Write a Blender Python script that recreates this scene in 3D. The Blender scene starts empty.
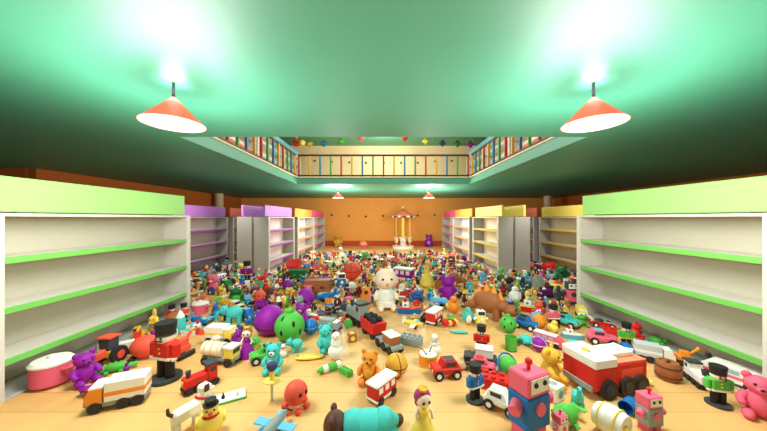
import bpy, math, random
from mathutils import Matrix, Vector

random.seed(11)
R = math.radians
scene = bpy.context.scene
COL = scene.collection
W, H, F = 767, 431, 272.0
CX, CY, EYE = 383.5, 218.5, 1.6

# ------------------------------------------------------------------ camera
cam_d = bpy.data.cameras.new('camera')
cam_d.sensor_width = 36.0
cam_d.lens = 36.0 * F / W
cam_d.shift_y = 3.0 / W
cam_d.clip_start = 0.02
cam = bpy.data.objects.new('camera', cam_d)
COL.objects.link(cam)
cam.location = (0, 0, EYE)
cam.rotation_euler = (R(90), 0, 0)
scene.camera = cam


def ground(px, py):
    y = F * EYE / (py - CY)
    return (px - CX) * y / F, y


# ------------------------------------------------------------------ materials
def lin(c):
    c = c / 255.0
    return c / 12.92 if c <= 0.04045 else ((c + 0.055) / 1.055) ** 2.4


PAL = {
    'red': (218, 42, 34), 'coral': (240, 88, 66), 'blue': (30, 112, 186), 'navy': (58, 62, 112), 'light blue': (104, 186, 230),
    'green': (84, 184, 72), 'dark green': (22, 112, 58), 'yellow': (246, 218, 96), 'golden': (232, 172, 52),
    'orange': (244, 146, 44), 'purple': (150, 24, 160), 'pink': (238, 100, 128), 'teal': (74, 200, 196), 'white': (244, 240, 230),
    'grey': (150, 158, 158), 'black': (36, 34, 36), 'brown': (168, 100, 58), 'dark brown': (92, 54, 40), 'tan': (206, 164, 122),
    'skin': (252, 226, 200), 'silver': (200, 204, 206), 'lilac': (176, 130, 214), 'charcoal': (62, 66, 66), 'tread': (46, 44, 46),
    'magenta': (176, 50, 110), 'maroon': (110, 30, 40), 'salmon': (250, 140, 104), 'glass': (150, 190, 200), 'plum': (96, 24, 104),
}
_mats = {}


def principled(name, rgb, rough=0.5, spec=0.4, bump=0.0, scale=20.0, vary=0.04, linear=False):
    m = bpy.data.materials.new(name)
    m.use_nodes = True
    nt = m.node_tree
    b = nt.nodes['Principled BSDF']
    c = rgb if linear else tuple(lin(v) for v in rgb)
    b.inputs['Roughness'].default_value = rough
    b.inputs['Specular IOR Level'].default_value = spec
    tc = nt.nodes.new('ShaderNodeTexCoord')
    no = nt.nodes.new('ShaderNodeTexNoise')
    no.inputs['Scale'].default_value = scale
    nt.links.new(tc.outputs['Object'], no.inputs['Vector'])
    mx = nt.nodes.new('ShaderNodeMix')
    mx.data_type = 'RGBA'
    mx.inputs[6].default_value = tuple(v * (1 - vary) for v in c) + (1,)
    mx.inputs[7].default_value = tuple(min(1, v * (1 + vary)) for v in c) + (1,)
    nt.links.new(no.outputs['Fac'], mx.inputs[0])
    nt.links.new(mx.outputs[2], b.inputs['Base Color'])
    if bump:
        bp = nt.nodes.new('ShaderNodeBump')
        bp.inputs['Strength'].default_value = bump
        nt.links.new(no.outputs['Fac'], bp.inputs['Height'])
        nt.links.new(bp.outputs['Normal'], b.inputs['Normal'])
    return m


def mat(c):
    if c not in _mats:
        _mats[c] = principled('toy ' + c, PAL[c], 0.55, 0.3)
    return _mats[c]


M_CEIL = principled('ceiling green', (68, 152, 122), 0.55, 0.9, scale=2.0)
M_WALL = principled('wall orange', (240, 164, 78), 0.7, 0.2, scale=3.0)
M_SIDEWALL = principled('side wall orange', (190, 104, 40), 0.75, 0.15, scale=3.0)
M_CREAM = principled('upper wall cream', (246, 218, 174), 0.7, 0.2, scale=3.0)
M_SKIRT = principled('baseboard brick red', (196, 80, 44), 0.6, 0.2)
M_PILLAR = principled('pillar cream', (226, 200, 160), 0.6, 0.2)
M_PANEL = principled('shelf white', (212, 205, 193), 0.5, 0.35)
M_SIDE_SHADED = principled('side panel shaded grey', (170, 166, 158), 0.5, 0.35)  # shade on the far units' side panels, put into the colour
M_BASE = principled('shelf base grey', (186, 186, 178), 0.5, 0.3)
M_BACK = {'green': principled('back panel ivory', (190, 186, 164), 0.6, 0.2), 'purple': principled('back panel blush', (244, 224, 222), 0.6, 0.2),
          'yellow': principled('back panel cream', (246, 228, 190), 0.6, 0.2), 'coral': principled('back panel pearl', (240, 228, 216), 0.6, 0.2)}
ACC = {'green': (112, 186, 84), 'purple': (176, 96, 186), 'yellow': (230, 188, 70), 'orange': (240, 150, 74), 'pink': (232, 84, 128),
       'coral': (238, 120, 96), 'light blue': (120, 200, 224), 'teal': (70, 190, 180)}
HEAD = {'green': (156, 212, 118), 'purple': (190, 122, 206), 'yellow': (236, 206, 92), 'orange': (244, 150, 70), 'pink': (236, 90, 130),
        'coral': (240, 124, 92), 'light blue': (120, 206, 232), 'teal': (70, 190, 180)}
M_ACC = {k: principled('shelf edge ' + k, v, 0.5, 0.3) for k, v in ACC.items()}
M_HEAD = {k: principled('sign board ' + k, v, 0.55, 0.25) for k, v in HEAD.items()}
M_RAILDARK = principled('rail dark red', (84, 26, 20), 0.5, 0.3)
M_SHADE = principled('lamp shade salmon', (240, 118, 88), 0.6, 0.2)
_nt = M_SHADE.node_tree
_tr = _nt.nodes.new('ShaderNodeBsdfTranslucent')
_tr.inputs[0].default_value = tuple(lin(v) for v in (255, 184, 160)) + (1,)
_mx = _nt.nodes.new('ShaderNodeMixShader')
_mx.inputs[0].default_value = 0.5
_nt.links.new(_nt.nodes['Principled BSDF'].outputs[0], _mx.inputs[1])
_nt.links.new(_tr.outputs[0], _mx.inputs[2])
_nt.links.new(_mx.outputs[0], _nt.nodes['Material Output'].inputs['Surface'])


def emission(name, rgb, s):
    m = bpy.data.materials.new(name)
    m.use_nodes = True
    nt = m.node_tree
    nt.nodes.clear()
    e = nt.nodes.new('ShaderNodeEmission')
    e.inputs[0].default_value = rgb + (1,)
    e.inputs[1].default_value = s
    o = nt.nodes.new('ShaderNodeOutputMaterial')
    nt.links.new(e.outputs[0], o.inputs[0])
    return m


M_BULB = emission('lamp diffuser glow', (1.0, 0.95, 0.86), 2.6)


def floor_material():
    m = bpy.data.materials.new('floor planks')
    m.use_nodes = True
    nt = m.node_tree
    L = nt.links.new
    b = nt.nodes['Principled BSDF']
    b.inputs['Roughness'].default_value = 0.45
    b.inputs['Specular IOR Level'].default_value = 0.3
    tc = nt.nodes.new('ShaderNodeTexCoord')
    br = nt.nodes.new('ShaderNodeTexBrick')
    br.inputs['Scale'].default_value = 1.0
    br.inputs['Brick Width'].default_value = 2.3
    br.inputs['Row Height'].default_value = 0.25
    br.inputs['Mortar Size'].default_value = 0.0035
    br.inputs['Mortar Smooth'].default_value = 0.2
    br.offset = 0.37
    br.inputs['Color1'].default_value = tuple(lin(v) for v in (238, 186, 120)) + (1,)
    br.inputs['Color2'].default_value = tuple(lin(v) for v in (233, 176, 108)) + (1,)
    br.inputs['Mortar'].default_value = tuple(lin(v) for v in (206, 138, 70)) + (1,)
    L(tc.outputs['Object'], br.inputs['Vector'])
    mp = nt.nodes.new('ShaderNodeMapping')
    mp.inputs['Scale'].default_value = (1.2, 26, 1)
    no = nt.nodes.new('ShaderNodeTexNoise')
    no.inputs['Scale'].default_value = 1.0
    no.inputs['Detail'].default_value = 4
    L(tc.outputs['Object'], mp.inputs['Vector'])
    L(mp.outputs[0], no.inputs['Vector'])
    ra = nt.nodes.new('ShaderNodeMapRange')
    ra.inputs['To Min'].default_value = 0.94
    ra.inputs['To Max'].default_value = 1.06
    L(no.outputs['Fac'], ra.inputs[0])
    mx = nt.nodes.new('ShaderNodeMix')
    mx.data_type = 'RGBA'
    mx.blend_type = 'MULTIPLY'
    mx.inputs[0].default_value = 1.0
    L(br.outputs['Color'], mx.inputs[6])
    L(ra.outputs[0], mx.inputs[7])
    L(mx.outputs[2], b.inputs['Base Color'])
    return m


M_FLOOR = floor_material()


# ------------------------------------------------------------------ geometry builder
class G:
    def __init__(self):
        self.v, self.f, self.s = [], [], []

    def add(self, vs, fs, smooth, M=None):
        n = len(self.v)
        self.v += [tuple(M @ Vector(p)) if M is not None else tuple(p) for p in vs]
        self.f += [tuple(n + i for i in f) for f in fs]
        self.s += [smooth] * len(fs) if isinstance(smooth, bool) else smooth
        return self

    def join(self, o):
        return self.add(o.v, o.f, o.s)

    def box(self, c, s, b=None, M=None):
        x, y, z = (k / 2 for k in s)
        if b is None:
            b = min(s) * 0.09
        b = min(b, min(s) * 0.45)
        vs, ix = [], {}
        for sx in (-1, 1):
            for sy in (-1, 1):
                for sz in (-1, 1):
                    for a in range(3):
                        p = [sx * (x - b), sy * (y - b), sz * (z - b)]
                        p[a] = (sx * x, sy * y, sz * z)[a]
                        ix[sx, sy, sz, a] = len(vs)
                        vs.append((c[0] + p[0], c[1] + p[1], c[2] + p[2]))
        fs = []
        for a in range(3):
            o1, o2 = (a + 1) % 3, (a + 2) % 3
            for sg in (-1, 1):
                q = []
                for (u, w) in ((-1, -1), (1, -1), (1, 1), (-1, 1)):
                    k = [0, 0, 0]
                    k[a], k[o1], k[o2] = sg, u, w
                    q.append(ix[k[0], k[1], k[2], a])
                fs.append(tuple(q if sg > 0 else q[::-1]))
            for u in (-1, 1):
                for w in (-1, 1):
                    k1, k2 = [0, 0, 0], [0, 0, 0]
                    k1[a], k2[a] = -1, 1
                    k1[o1] = k2[o1] = u
                    k1[o2] = k2[o2] = w
                    q = [ix[(*k1, o1)], ix[(*k2, o1)], ix[(*k2, o2)], ix[(*k1, o2)]]
                    fs.append(tuple(q if u * w < 0 else q[::-1]))
        for sx in (-1, 1):
            for sy in (-1, 1):
                for sz in (-1, 1):
                    t = [ix[sx, sy, sz, a] for a in range(3)]
                    fs.append(tuple(t if sx * sy * sz > 0 else t[::-1]))
        return self.add(vs, fs, False, M)

    def ell(self, c, r, n=14, m=9, M=None):
        if isinstance(r, (int, float)):
            r = (r, r, r)
        vs = [(c[0], c[1], c[2] - r[2])]
        for i in range(1, m):
            t = -math.pi / 2 + math.pi * i / m
            for j in range(n):
                p = 2 * math.pi * j / n
                vs.append((c[0] + r[0] * math.cos(t) * math.cos(p), c[1] + r[1] * math.cos(t) * math.sin(p), c[2] + r[2] * math.sin(t)))
        vs.append((c[0], c[1], c[2] + r[2]))
        fs = [(0, 1 + (j + 1) % n, 1 + j) for j in range(n)]
        for i in range(m - 2):
            for j in range(n):
                a, b = 1 + i * n + j, 1 + i * n + (j + 1) % n
                fs.append((a, b, b + n, a + n))
        t = len(vs) - 1
        k = 1 + (m - 2) * n
        fs += [(k + j, k + (j + 1) % n, t) for j in range(n)]
        return self.add(vs, fs, True, M)

    def lathe(self, prof, c=(0, 0, 0), n=18, M=None, sharp=True):
        """profile [(radius, z)...]; every segment has its own rings so that edges stay crisp"""
        for (r0, z0), (r1, z1) in zip(prof, prof[1:]):
            vs = []
            for r, z in ((r0, z0), (r1, z1)):
                for j in range(n):
                    p = 2 * math.pi * j / n
                    vs.append((c[0] + r * math.cos(p), c[1] + r * math.sin(p), c[2] + z))
            fs = [(j, (j + 1) % n, n + (j + 1) % n, n + j) for j in range(n)]
            if r0 < 1e-6:
                vs = [vs[0]] + vs[n:]
                fs = [(0, 1 + (j + 1) % n, 1 + j) for j in range(n)]
            elif r1 < 1e-6:
                vs = vs[:n] + [vs[n]]
                fs = [(j, (j + 1) % n, n) for j in range(n)]
            self.add(vs, fs, abs(z1 - z0) > 1e-6, M)
        return self

    def cyl(self, p0, p1, r0, r1=None, n=16, M=None):
        r1 = r0 if r1 is None else r1
        a, b = Vector(p0), Vector(p1)
        d = b - a
        Q = Matrix.Translation(a) @ d.to_track_quat('Z', 'Y').to_matrix().to_4x4()
        if M is not None:
            Q = M @ Q
        h = d.length
        return self.lathe([(0, 0), (r0, 0), (r1, h), (0, h)], n=n, M=Q)

    def tube(self, pts, rads, n=9, M=None):
        pts = [Vector(p) for p in pts]
        if isinstance(rads, (int, float)):
            rads = [rads] * len(pts)
        vs, up = [], None
        for i, p in enumerate(pts):
            d = (pts[min(i + 1, len(pts) - 1)] - pts[max(i - 1, 0)]).normalized()
            if up is None:
                up = d.orthogonal().normalized()
            up = (up - d * up.dot(d)).normalized()
            s = d.cross(up)
            for j in range(n):
                t = 2 * math.pi * j / n
                vs.append(tuple(p + (up * math.cos(t) + s * math.sin(t)) * rads[i]))
        fs = []
        for i in range(len(pts) - 1):
            for j in range(n):
                a, b = i * n + j, i * n + (j + 1) % n
                fs.append((a, b, b + n, a + n))
        k = len(vs)
        d0, d1 = (pts[0] - pts[1]).normalized(), (pts[-1] - pts[-2]).normalized()
        vs += [tuple(pts[0] + d0 * rads[0] * 0.6), tuple(pts[-1] + d1 * rads[-1] * 0.6)]
        fs += [(k, (j + 1) % n, j) for j in range(n)]
        e = (len(pts) - 1) * n
        fs += [(k + 1, e + j, e + (j + 1) % n) for j in range(n)]
        return self.add(vs, fs, True, M)

    def torus(self, c, RR, r, n=20, m=8, axis='z', M=None):
        vs = []
        for i in range(n):
            a = 2 * math.pi * i / n
            for j in range(m):
                b = 2 * math.pi * j / m
                u, w, h = (RR + r * math.cos(b)) * math.cos(a), (RR + r * math.cos(b)) * math.sin(a), r * math.sin(b)
                p = {'z': (u, w, h), 'x': (h, u, w), 'y': (w, h, u)}[axis]
                vs.append((c[0] + p[0], c[1] + p[1], c[2] + p[2]))
        fs = []
        for i in range(n):
            for j in range(m):
                a, b = i * m + j, ((i + 1) % n) * m + j
                a2, b2 = i * m + (j + 1) % m, ((i + 1) % n) * m + (j + 1) % m
                fs.append((a, b, b2, a2))
        return self.add(vs, fs, True, M)

    def prism(self, poly, x0, x1, M=None):
        """poly of (y, z), counter-clockwise seen from +x, extruded along x"""
        n = len(poly)
        vs = [(x0, y, z) for y, z in poly] + [(x1, y, z) for y, z in poly]
        fs = [(i, (i + 1) % n, n + (i + 1) % n, n + i) for i in range(n)]
        fs += [tuple(range(n - 1, -1, -1)), tuple(range(n, 2 * n))]
        return self.add(vs, fs, False, M)


def B(*a, **k): return G().box(*a, **k)
def E(*a, **k): return G().ell(*a, **k)
def C(*a, **k): return G().cyl(*a, **k)
def T(*a, **k): return G().tube(*a, **k)
def P(*a, **k): return G().prism(*a, **k)
def LT(*a, **k): return G().lathe(*a, **k)
def TO(*a, **k): return G().torus(*a, **k)


def RX(a, c=(0, 0, 0)): return Matrix.Translation(c) @ Matrix.Rotation(R(a), 4, 'X') @ Matrix.Translation(-Vector(c))
def RY(a, c=(0, 0, 0)): return Matrix.Translation(c) @ Matrix.Rotation(R(a), 4, 'Y') @ Matrix.Translation(-Vector(c))
def RZ(a, c=(0, 0, 0)): return Matrix.Translation(c) @ Matrix.Rotation(R(a), 4, 'Z') @ Matrix.Translation(-Vector(c))


def mesh_of(name, g, mats, idx=None):
    me = bpy.data.meshes.new(name)
    me.from_pydata(g.v, [], g.f)
    me.polygons.foreach_set('use_smooth', g.s)
    for m in mats:
        me.materials.append(m)
    if idx:
        me.polygons.foreach_set('material_index', idx)
    me.update()
    return me


def obj(name, data, parent=None, loc=(0, 0, 0)):
    o = bpy.data.objects.new(name, data)
    COL.objects.link(o)
    o.location = loc
    if parent is not None:
        o.parent = parent
    return o


def solid(name, g, m, parent=None):
    return obj(name, mesh_of(name, g, [m]), parent)


def tag(o, label, cat, group=None):
    o['label'] = label
    o['category'] = cat
    if group:
        o['group'] = group
    return o


def struct(name, g, m):
    o = solid(name, g, m)
    o['kind'] = 'structure'
    return o


def span(x0, x1, y0, y1, z0, z1, b=0.0):
    return G().box(((x0 + x1) / 2, (y0 + y1) / 2, (z0 + z1) / 2), (x1 - x0, y1 - y0, z1 - z0), b=b)


# ------------------------------------------------------------------ room
BACKY, LX, RXW = 15.9, -8.3, 10.0
CZ, UZ, UC = EYE + 1.2, EYE + 1.45, EYE + 4.25      # lower ceiling, upper floor, upper ceiling
OY0, OY1, OX = 3.98, 9.46, 3.0
fl = struct('floor', span(-12, 12, -3.2, BACKY, -0.1, 0.0), M_FLOOR)
struct('wall_back', span(LX, RXW, BACKY, BACKY + 0.2, 0, CZ), M_WALL)
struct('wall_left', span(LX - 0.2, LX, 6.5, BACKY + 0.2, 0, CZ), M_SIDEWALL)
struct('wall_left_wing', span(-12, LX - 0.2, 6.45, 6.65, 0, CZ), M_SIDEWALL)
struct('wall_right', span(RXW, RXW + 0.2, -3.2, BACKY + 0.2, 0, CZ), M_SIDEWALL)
struct('baseboard_back', span(LX, RXW, BACKY - 0.03, BACKY, 0, 0.3), M_SKIRT)
ST = EYE + 1.42
struct('ceiling_front', span(-12, 12, -3.2, OY0, CZ - 0.006, ST), M_CEIL)
struct('ceiling_left', span(-12, -OX, OY0, BACKY, CZ, ST), M_CEIL)
struct('ceiling_right', span(OX, 12, OY0, BACKY, CZ, ST), M_CEIL)
struct('ceiling_rear', span(-OX, OX, OY1, BACKY, CZ, ST), M_CEIL)
struct('floor_upper_left', span(-12, -OX + 0.02, OY0, BACKY, ST, UZ), M_CREAM)
struct('floor_upper_right', span(OX - 0.02, 12, OY0, BACKY, ST, UZ), M_CREAM)
struct('floor_upper_rear', span(-OX, OX, OY1 - 0.02, BACKY, ST, UZ), M_CREAM)
struct('wall_upper_back', span(LX, RXW, BACKY, BACKY + 0.2, CZ, UC), M_CREAM)
struct('wall_upper_left', span(LX - 0.2, LX, 0, BACKY, ST, UC), M_CREAM)
struct('wall_upper_right', span(RXW, RXW + 0.2, 0, BACKY, ST, UC), M_CREAM)
struct('wall_upper_front', span(-12, 12, -0.2, 0, ST, UC), M_CREAM)
struct('ceiling_upper', span(-12, 12, -0.2, BACKY + 0.2, UC, UC + 0.1), M_CEIL)
for nm, (x, y) in (('pillar_left', (-7.98, 13.2)), ('pillar_right', (8.75, 14.5))):
    struct(nm, C((x, y, 0), (x, y, CZ), 0.19, n=28), M_PILLAR)

# ------------------------------------------------------------------ pegs on the back wall
ORD = ['first', 'second', 'third', 'fourth', 'fifth', 'sixth', 'seventh', 'eighth', 'ninth', 'tenth']
me_peg = mesh_of('wall_peg', C((0, 0, 0), (0, -0.05, 0), 0.05, n=12).join(E((0, -0.06, 0), (0.06, 0.03, 0.06), n=10, m=6)), [mat('dark brown')])
for i, (px, py) in enumerate([(332, 215), (349, 216), (366, 216.5), (383, 216), (400.5, 216), (417.5, 215.5), (434.5, 215)]):
    tag(obj('wall_peg', me_peg, loc=((px - CX) * BACKY / F, BACKY, EYE + (CY - py) * BACKY / F)),
        f'small dark peg on the orange back wall, {ORD[i]} from the left', 'peg', 'pegs on the orange back wall')
for i, (px, py) in enumerate([(315, 161), (332, 162), (349.5, 162.5), (366, 163), (384, 163), (401, 163), (417.5, 163), (435, 161.5), (451.5, 161), (468, 159)]):
    tag(obj('wall_peg', me_peg, loc=((px - CX) * BACKY / F, BACKY, EYE + (CY - py) * BACKY / F)),
        f'small dark peg on the cream upstairs wall, {ORD[i]} from the left', 'peg', 'pegs on the cream upstairs wall')


# ------------------------------------------------------------------ pendant lamps
def lamp(x, y, top, label, up_w, down=True, drop=0.13):
    o = obj('pendant_lamp', None, loc=(x, y, top))
    tag(o, label, 'lamp', 'cone pendant lamps')
    solid('stem', C((0, 0, 0), (0, 0, -drop - 0.01), 0.013, n=12), M_DARK, o)
    solid('shade', LT([(0.012, -drop), (0.242, -drop - 0.235), (0.238, -drop - 0.235), (0.012, -drop - 0.012)], n=40), M_SHADE, o)
    solid('diffuser', LT([(0, -drop - 0.2345), (0.2365, -drop - 0.2345), (0.228, -drop - 0.226), (0, -drop - 0.226)], n=36), M_BULB, o)
    ld = bpy.data.lights.new('lamp_uplight', 'POINT')
    ld.energy = up_w
    ld.color = (1.0, 0.985, 0.96)
    ld.shadow_soft_size = 0.42
    l = bpy.data.objects.new('lamp_uplight', ld)
    COL.objects.link(l)
    l.parent = o
    l.location = (0, 0, -drop - 0.55)
    ld = bpy.data.lights.new('lamp_stem_glow', 'POINT')
    ld.energy = up_w * 0.045
    ld.color = (1.0, 0.985, 0.96)
    ld.shadow_soft_size = 0.07
    l = bpy.data.objects.new('lamp_stem_glow', ld)
    COL.objects.link(l)
    l.parent = o
    l.location = (0, 0, -0.12)
    return o


M_DARK = mat('charcoal')
LXP, LY1, LY2 = 1.845, 2.39, 11.07
lamp(-LXP, LY1, CZ - 0.006, 'large salmon cone pendant lamp above the left front toys', 170)
lamp(LXP, LY1, CZ - 0.006, 'large salmon cone pendant lamp above the right front toys', 170)
lamp(-LXP, LY2, CZ, 'distant small salmon cone pendant lamp left of the carousel', 240)
lamp(LXP, LY2, CZ, 'distant small salmon cone pendant lamp right of the carousel', 240)


def point(name, loc, w, r, col=(1.0, 0.965, 0.91)):
    ld = bpy.data.lights.new(name, 'POINT')
    ld.energy = w
    ld.color = col
    ld.shadow_soft_size = r
    l = bpy.data.objects.new(name, ld)
    COL.objects.link(l)
    l.location = loc
    return l


for x, y in ((-1.6, 8.2), (1.6, 8.2), (0, 9.6)):  # added fill lights upstairs, out of view and without fixtures
    point('upper_fill_light', (x, y, UC - 0.7), 170, 0.35)
point('upper_fill_light', (0, 13.4, UC - 0.45), 170, 0.15)
for x in (-1.4, 1.4):  # added fill lights behind the camera, no lamps hang there
    point('front_fill_light', (x, -1.2, CZ - 0.7), 28, 0.4)

for sx in (-1, 1):  # added fill over the side aisles, a bare light with no fixture
    ld = bpy.data.lights.new('aisle_fill_spot', 'SPOT')
    ld.energy = 150
    ld.spot_size = R(120)
    ld.spot_blend = 0.6
    ld.shadow_soft_size = 0.12
    ld.color = (1.0, 0.96, 0.9)
    l = bpy.data.objects.new('aisle_fill_spot', ld)
    COL.objects.link(l)
    l.location = (sx * 4.3, 7.0, CZ - 0.06)
    l.rotation_euler = (R(12), R(-sx * 14), 0)

wd = bpy.data.worlds.new('world')
wd.use_nodes = True
wd.node_tree.nodes['Background'].inputs[0].default_value = (1.0, 0.97, 0.92, 1)
wd.node_tree.nodes['Background'].inputs[1].default_value = 0.14
scene.world = wd

# ------------------------------------------------------------------ railings round the opening
RC = [(principled('baluster ' + n, c, 0.5, 0.3)) for n, c in (('red', (186, 44, 34)), ('yellow', (206, 158, 50)), ('blue', (36, 112, 146)), ('green', (80, 142, 48)))]
RB, RT = EYE + 1.5, EYE + 2.21


def railing(label, n, pos, a, b):
    o = obj('balcony_railing', None, loc=((a[0] + b[0]) / 2, (a[1] + b[1]) / 2, UZ))
    tag(o, label, 'railing', 'railings round the upstairs opening')
    loc = Vector(o.location)

    def bar(name, p0, p1, w, h, m):
        c, d = (Vector(p0) + Vector(p1)) / 2 - loc, Vector(p1) - Vector(p0)
        s = (abs(d.x) + w, abs(d.y) + w, h)
        solid(name, B(tuple(c), s, b=0.008), m, o)
    bar('top_rail', (*a, RT), (*b, RT), 0.07, 0.06, M_RAILDARK)
    bar('bottom_rail', (*a, RB), (*b, RB), 0.06, 0.05, M_RAILDARK)
    for i, (p, ci) in enumerate(pos):
        g = B((p[0] - loc.x, p[1] - loc.y, (RT + UZ) / 2 - loc.z), (0.055, 0.055, RT - UZ), b=0.006)
        solid('baluster', g, RC[ci], o)


xs = [-OX + 0.04 + (2 * OX - 0.08) * i / 16 for i in range(17)]
railing('far railing across the upstairs opening, in front of the cream wall', 17, [((x, OY1 + 0.06), i % 4) for i, x in enumerate(xs)],
        (-OX + 0.04, OY1 + 0.06), (OX - 0.04, OY1 + 0.06))
for s, nm in ((-1, 'left'), (1, 'right')):
    railing(f'receding railing along the {nm} edge of the upstairs opening', 15,
            [((s * (OX + 0.06), OY1 - 0.06 - 0.37 * i), (i + 1) % 4) for i in range(15)], (s * (OX + 0.06), OY1 - 0.08), (s * (OX + 0.06), OY0 + 0.2))

# ------------------------------------------------------------------ hanging paper ornaments upstairs
ORN = [(309.5, 143.8, 'golden', 'second'), (324, 143.5, 'blue', 'third'), (341, 141.5, 'green', 'fourth'), (361, 138, 'pink', 'fifth'), (405, 138, 'red', 'sixth'),
       (425.5, 141.3, 'yellow', 'seventh'), (442.5, 143.3, 'navy', 'eighth'), (457.5, 143.8, 'dark green', 'ninth'), (470.5, 144.5, 'purple', 'last')]
for px, py, c, k in ORN:
    y = 12.6
    z = EYE + (CY - py) * y / F
    o = obj('hanging_ornament', None, loc=((px - CX) * y / F, y, z))
    tag(o, f'{c} diamond ornament hanging from the upstairs ceiling, {k} along the garland', 'ornament', 'diamond ornaments hanging upstairs')
    solid('diamond', LT([(0, -0.18), (0.17, 0), (0, 0.18)], n=4), mat(c), o)
    solid('string', C((0, 0, 0.17), (0, 0, UC - z), 0.006, n=6), mat('grey'), o)
o = obj('hanging_ornament', None, loc=((296 - CX) * 12.6 / F, 12.6, EYE + (CY - 143.5) * 12.6 / F))
tag(o, 'red pear shaped ornament with an orange cone, hanging first along the garland', 'ornament', 'diamond ornaments hanging upstairs')
solid('bulb', LT([(0, -0.16), (0.12, -0.1), (0.16, 0), (0.1, 0.1), (0.04, 0.22)], n=16), mat('red'), o)
solid('cone', LT([(0.02, 0.2), (0.12, 0.36), (0, 0.36)], n=16), mat('orange'), o)
solid('string', C((0, 0, 0.35), (0, 0, UC - o.location.z), 0.006, n=6), mat('grey'), o)
o = obj('hanging_ornament', None, loc=((302.5 - CX) * 12.3 / F, 12.3, EYE + (CY - 144.5) * 12.6 / F))
tag(o, 'round yellow ball ornament beside the red pear shaped one upstairs', 'ornament', 'diamond ornaments hanging upstairs')
solid('ball', E((0, 0, 0), 0.13, n=20, m=12), mat('yellow'), o)
solid('string', C((0, 0, 0.12), (0, 0, UC - o.location.z), 0.006, n=6), mat('grey'), o)


# ------------------------------------------------------------------ shelf units
UNITS = []


def shelf_unit(x, y0, y1, facing, accent, back, head, label, z=0.0, header=True, group='ground floor shelf units', hh=0.325):
    """front plane at x, running y0..y1, open towards facing (+1 = +x)"""
    D, TH, Z1 = 0.42, 0.085, 1.648
    o = obj('shelf_unit', None, loc=(x, (y0 + y1) / 2, z))
    tag(o, label, 'shelf unit', group)
    hl = (y1 - y0) / 2
    s = facing

    def bx(name, d0, d1, ya, yb, za, zb, m, parent=None, b=0.004):
        xa, xb = sorted((-s * d0, -s * d1))
        return solid(name, span(xa, xb, ya, yb, za, zb, b), m, parent or o)
    pm = M_PANEL if accent == 'green' or z else M_SIDE_SHADED
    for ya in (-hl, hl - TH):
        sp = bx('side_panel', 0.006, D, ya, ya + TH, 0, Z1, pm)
        bx('front_trim', 0, 0.006, ya, ya + TH, 0, Z1, M_PANEL, sp, b=0.001)
    bx('back_panel', D - 0.04, D, -hl + TH, hl - TH, 0.02, Z1 - 0.03, M_BACK[back])
    bx('base_board', 0.01, D - 0.04, -hl + TH, hl - TH, 0, 0.02, M_BASE)
    bx('top_panel', 0, D, -hl + TH, hl - TH, Z1 - 0.03, Z1, M_PANEL)
    for zz in (0.3625, 0.8135, 1.255):
        sh = bx('shelf', 0.02, D - 0.04, -hl + TH, hl - TH, zz - 0.05, zz, M_PANEL)
        bx('shelf_edge', 0.0, 0.02, -hl + TH, hl - TH, zz - 0.056, zz + 0.002, M_ACC[accent], sh)
    if header:
        hb = bx('sign_board', 0.11, 0.175, -hl + 0.02, hl + 0.02, Z1 + 0.012, Z1 + hh + 0.012, M_HEAD[head], b=0.01)
        for e in (-hl + 0.3, hl - 0.3):
            bx('bracket', 0.12, 0.165, e - 0.05, e + 0.05, Z1, Z1 + 0.012, mat('charcoal'), hb, b=0.001)
    if z == 0:
        xa, xb = sorted((x, x - s * D))
        UNITS.append((xa, xb, y0, y1))
    return o


for s, nm, c2 in ((-1, 'left', 'purple'), (1, 'right', 'yellow')):
    F_ = -s
    shelf_unit(s * 3.3, 2.285, 4.65, F_, 'green', 'green', 'green', f'near white shelf unit with green shelf edges and green sign, {nm} foreground')
    shelf_unit(s * 3.3, -0.1, 2.275, F_, 'green', 'green', 'green', f'white shelf unit at the extreme {nm} picture edge, only its panel edge showing')
    shelf_unit(s * 5.42, 7.1, 9.5, F_, c2, c2, c2, f'white shelf unit with {c2} edges, set back {nm} behind the near green one')
    shelf_unit(s * 5.42, 9.8, 12.2, F_, 'coral', 'coral', 'coral', f'white shelf unit with coral edges glimpsed {nm} past the grey end panels')
    shelf_unit(s * 3.25, 7.7, 9.93, F_, c2, c2, c2, f'white shelf unit with {c2} edges facing the {nm} side of the middle aisle')
    shelf_unit(s * 4.15, 7.7, 9.93, -F_, c2, c2, c2, f'white shelf unit with {c2} sign turned away, its grey end at {nm}')
    shelf_unit(s * 3.25, 10.32, 12.7, F_, 'orange', 'coral', 'orange', f'far white shelf unit with orange edges on the {nm} of the aisle')
    shelf_unit(s * 3.25, 12.72, 15.1, F_, 'pink', 'coral', 'pink', f'farthest white shelf unit with pink edges, {nm} of the back wall')
    for i, (ya, yb, ac) in enumerate(((4.75, 7.0, 'coral'), (7.05, 9.4, 'coral'), (9.45, 11.75, 'light blue'), (11.8, 14.15, 'light blue'))):
        wh = ('nearest', 'second', 'third', 'farthest')[i]
        shelf_unit(s * 4.3, ya, yb, F_, ac, 'coral', 'light blue', f'upstairs white shelf unit with {ac} edges behind the {nm} railing, {wh}', z=UZ,
                   header=i > 1, group='upstairs shelf units')

# ------------------------------------------------------------------ toy kinds (front = -y, base z = 0)
# every kind returns [(part name, geometry, colour, [(sub-part ...)])]
def wheels(x, ys, r, w=0.09, hub='white', name='wheel'):
    out = []
    for s in (-1, 1):
        for y in ys:
            sub = []
            if hub:
                sub = [('hub', C((s * (x + w * 0.5), y, r), (s * (x + w * 0.62), y, r), r * 0.5, n=10), hub, [])]
            out.append((name, C((s * (x - w / 2), y, r), (s * (x + w / 2), y, r), r, n=16), 'tread', sub))
    return out


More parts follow.
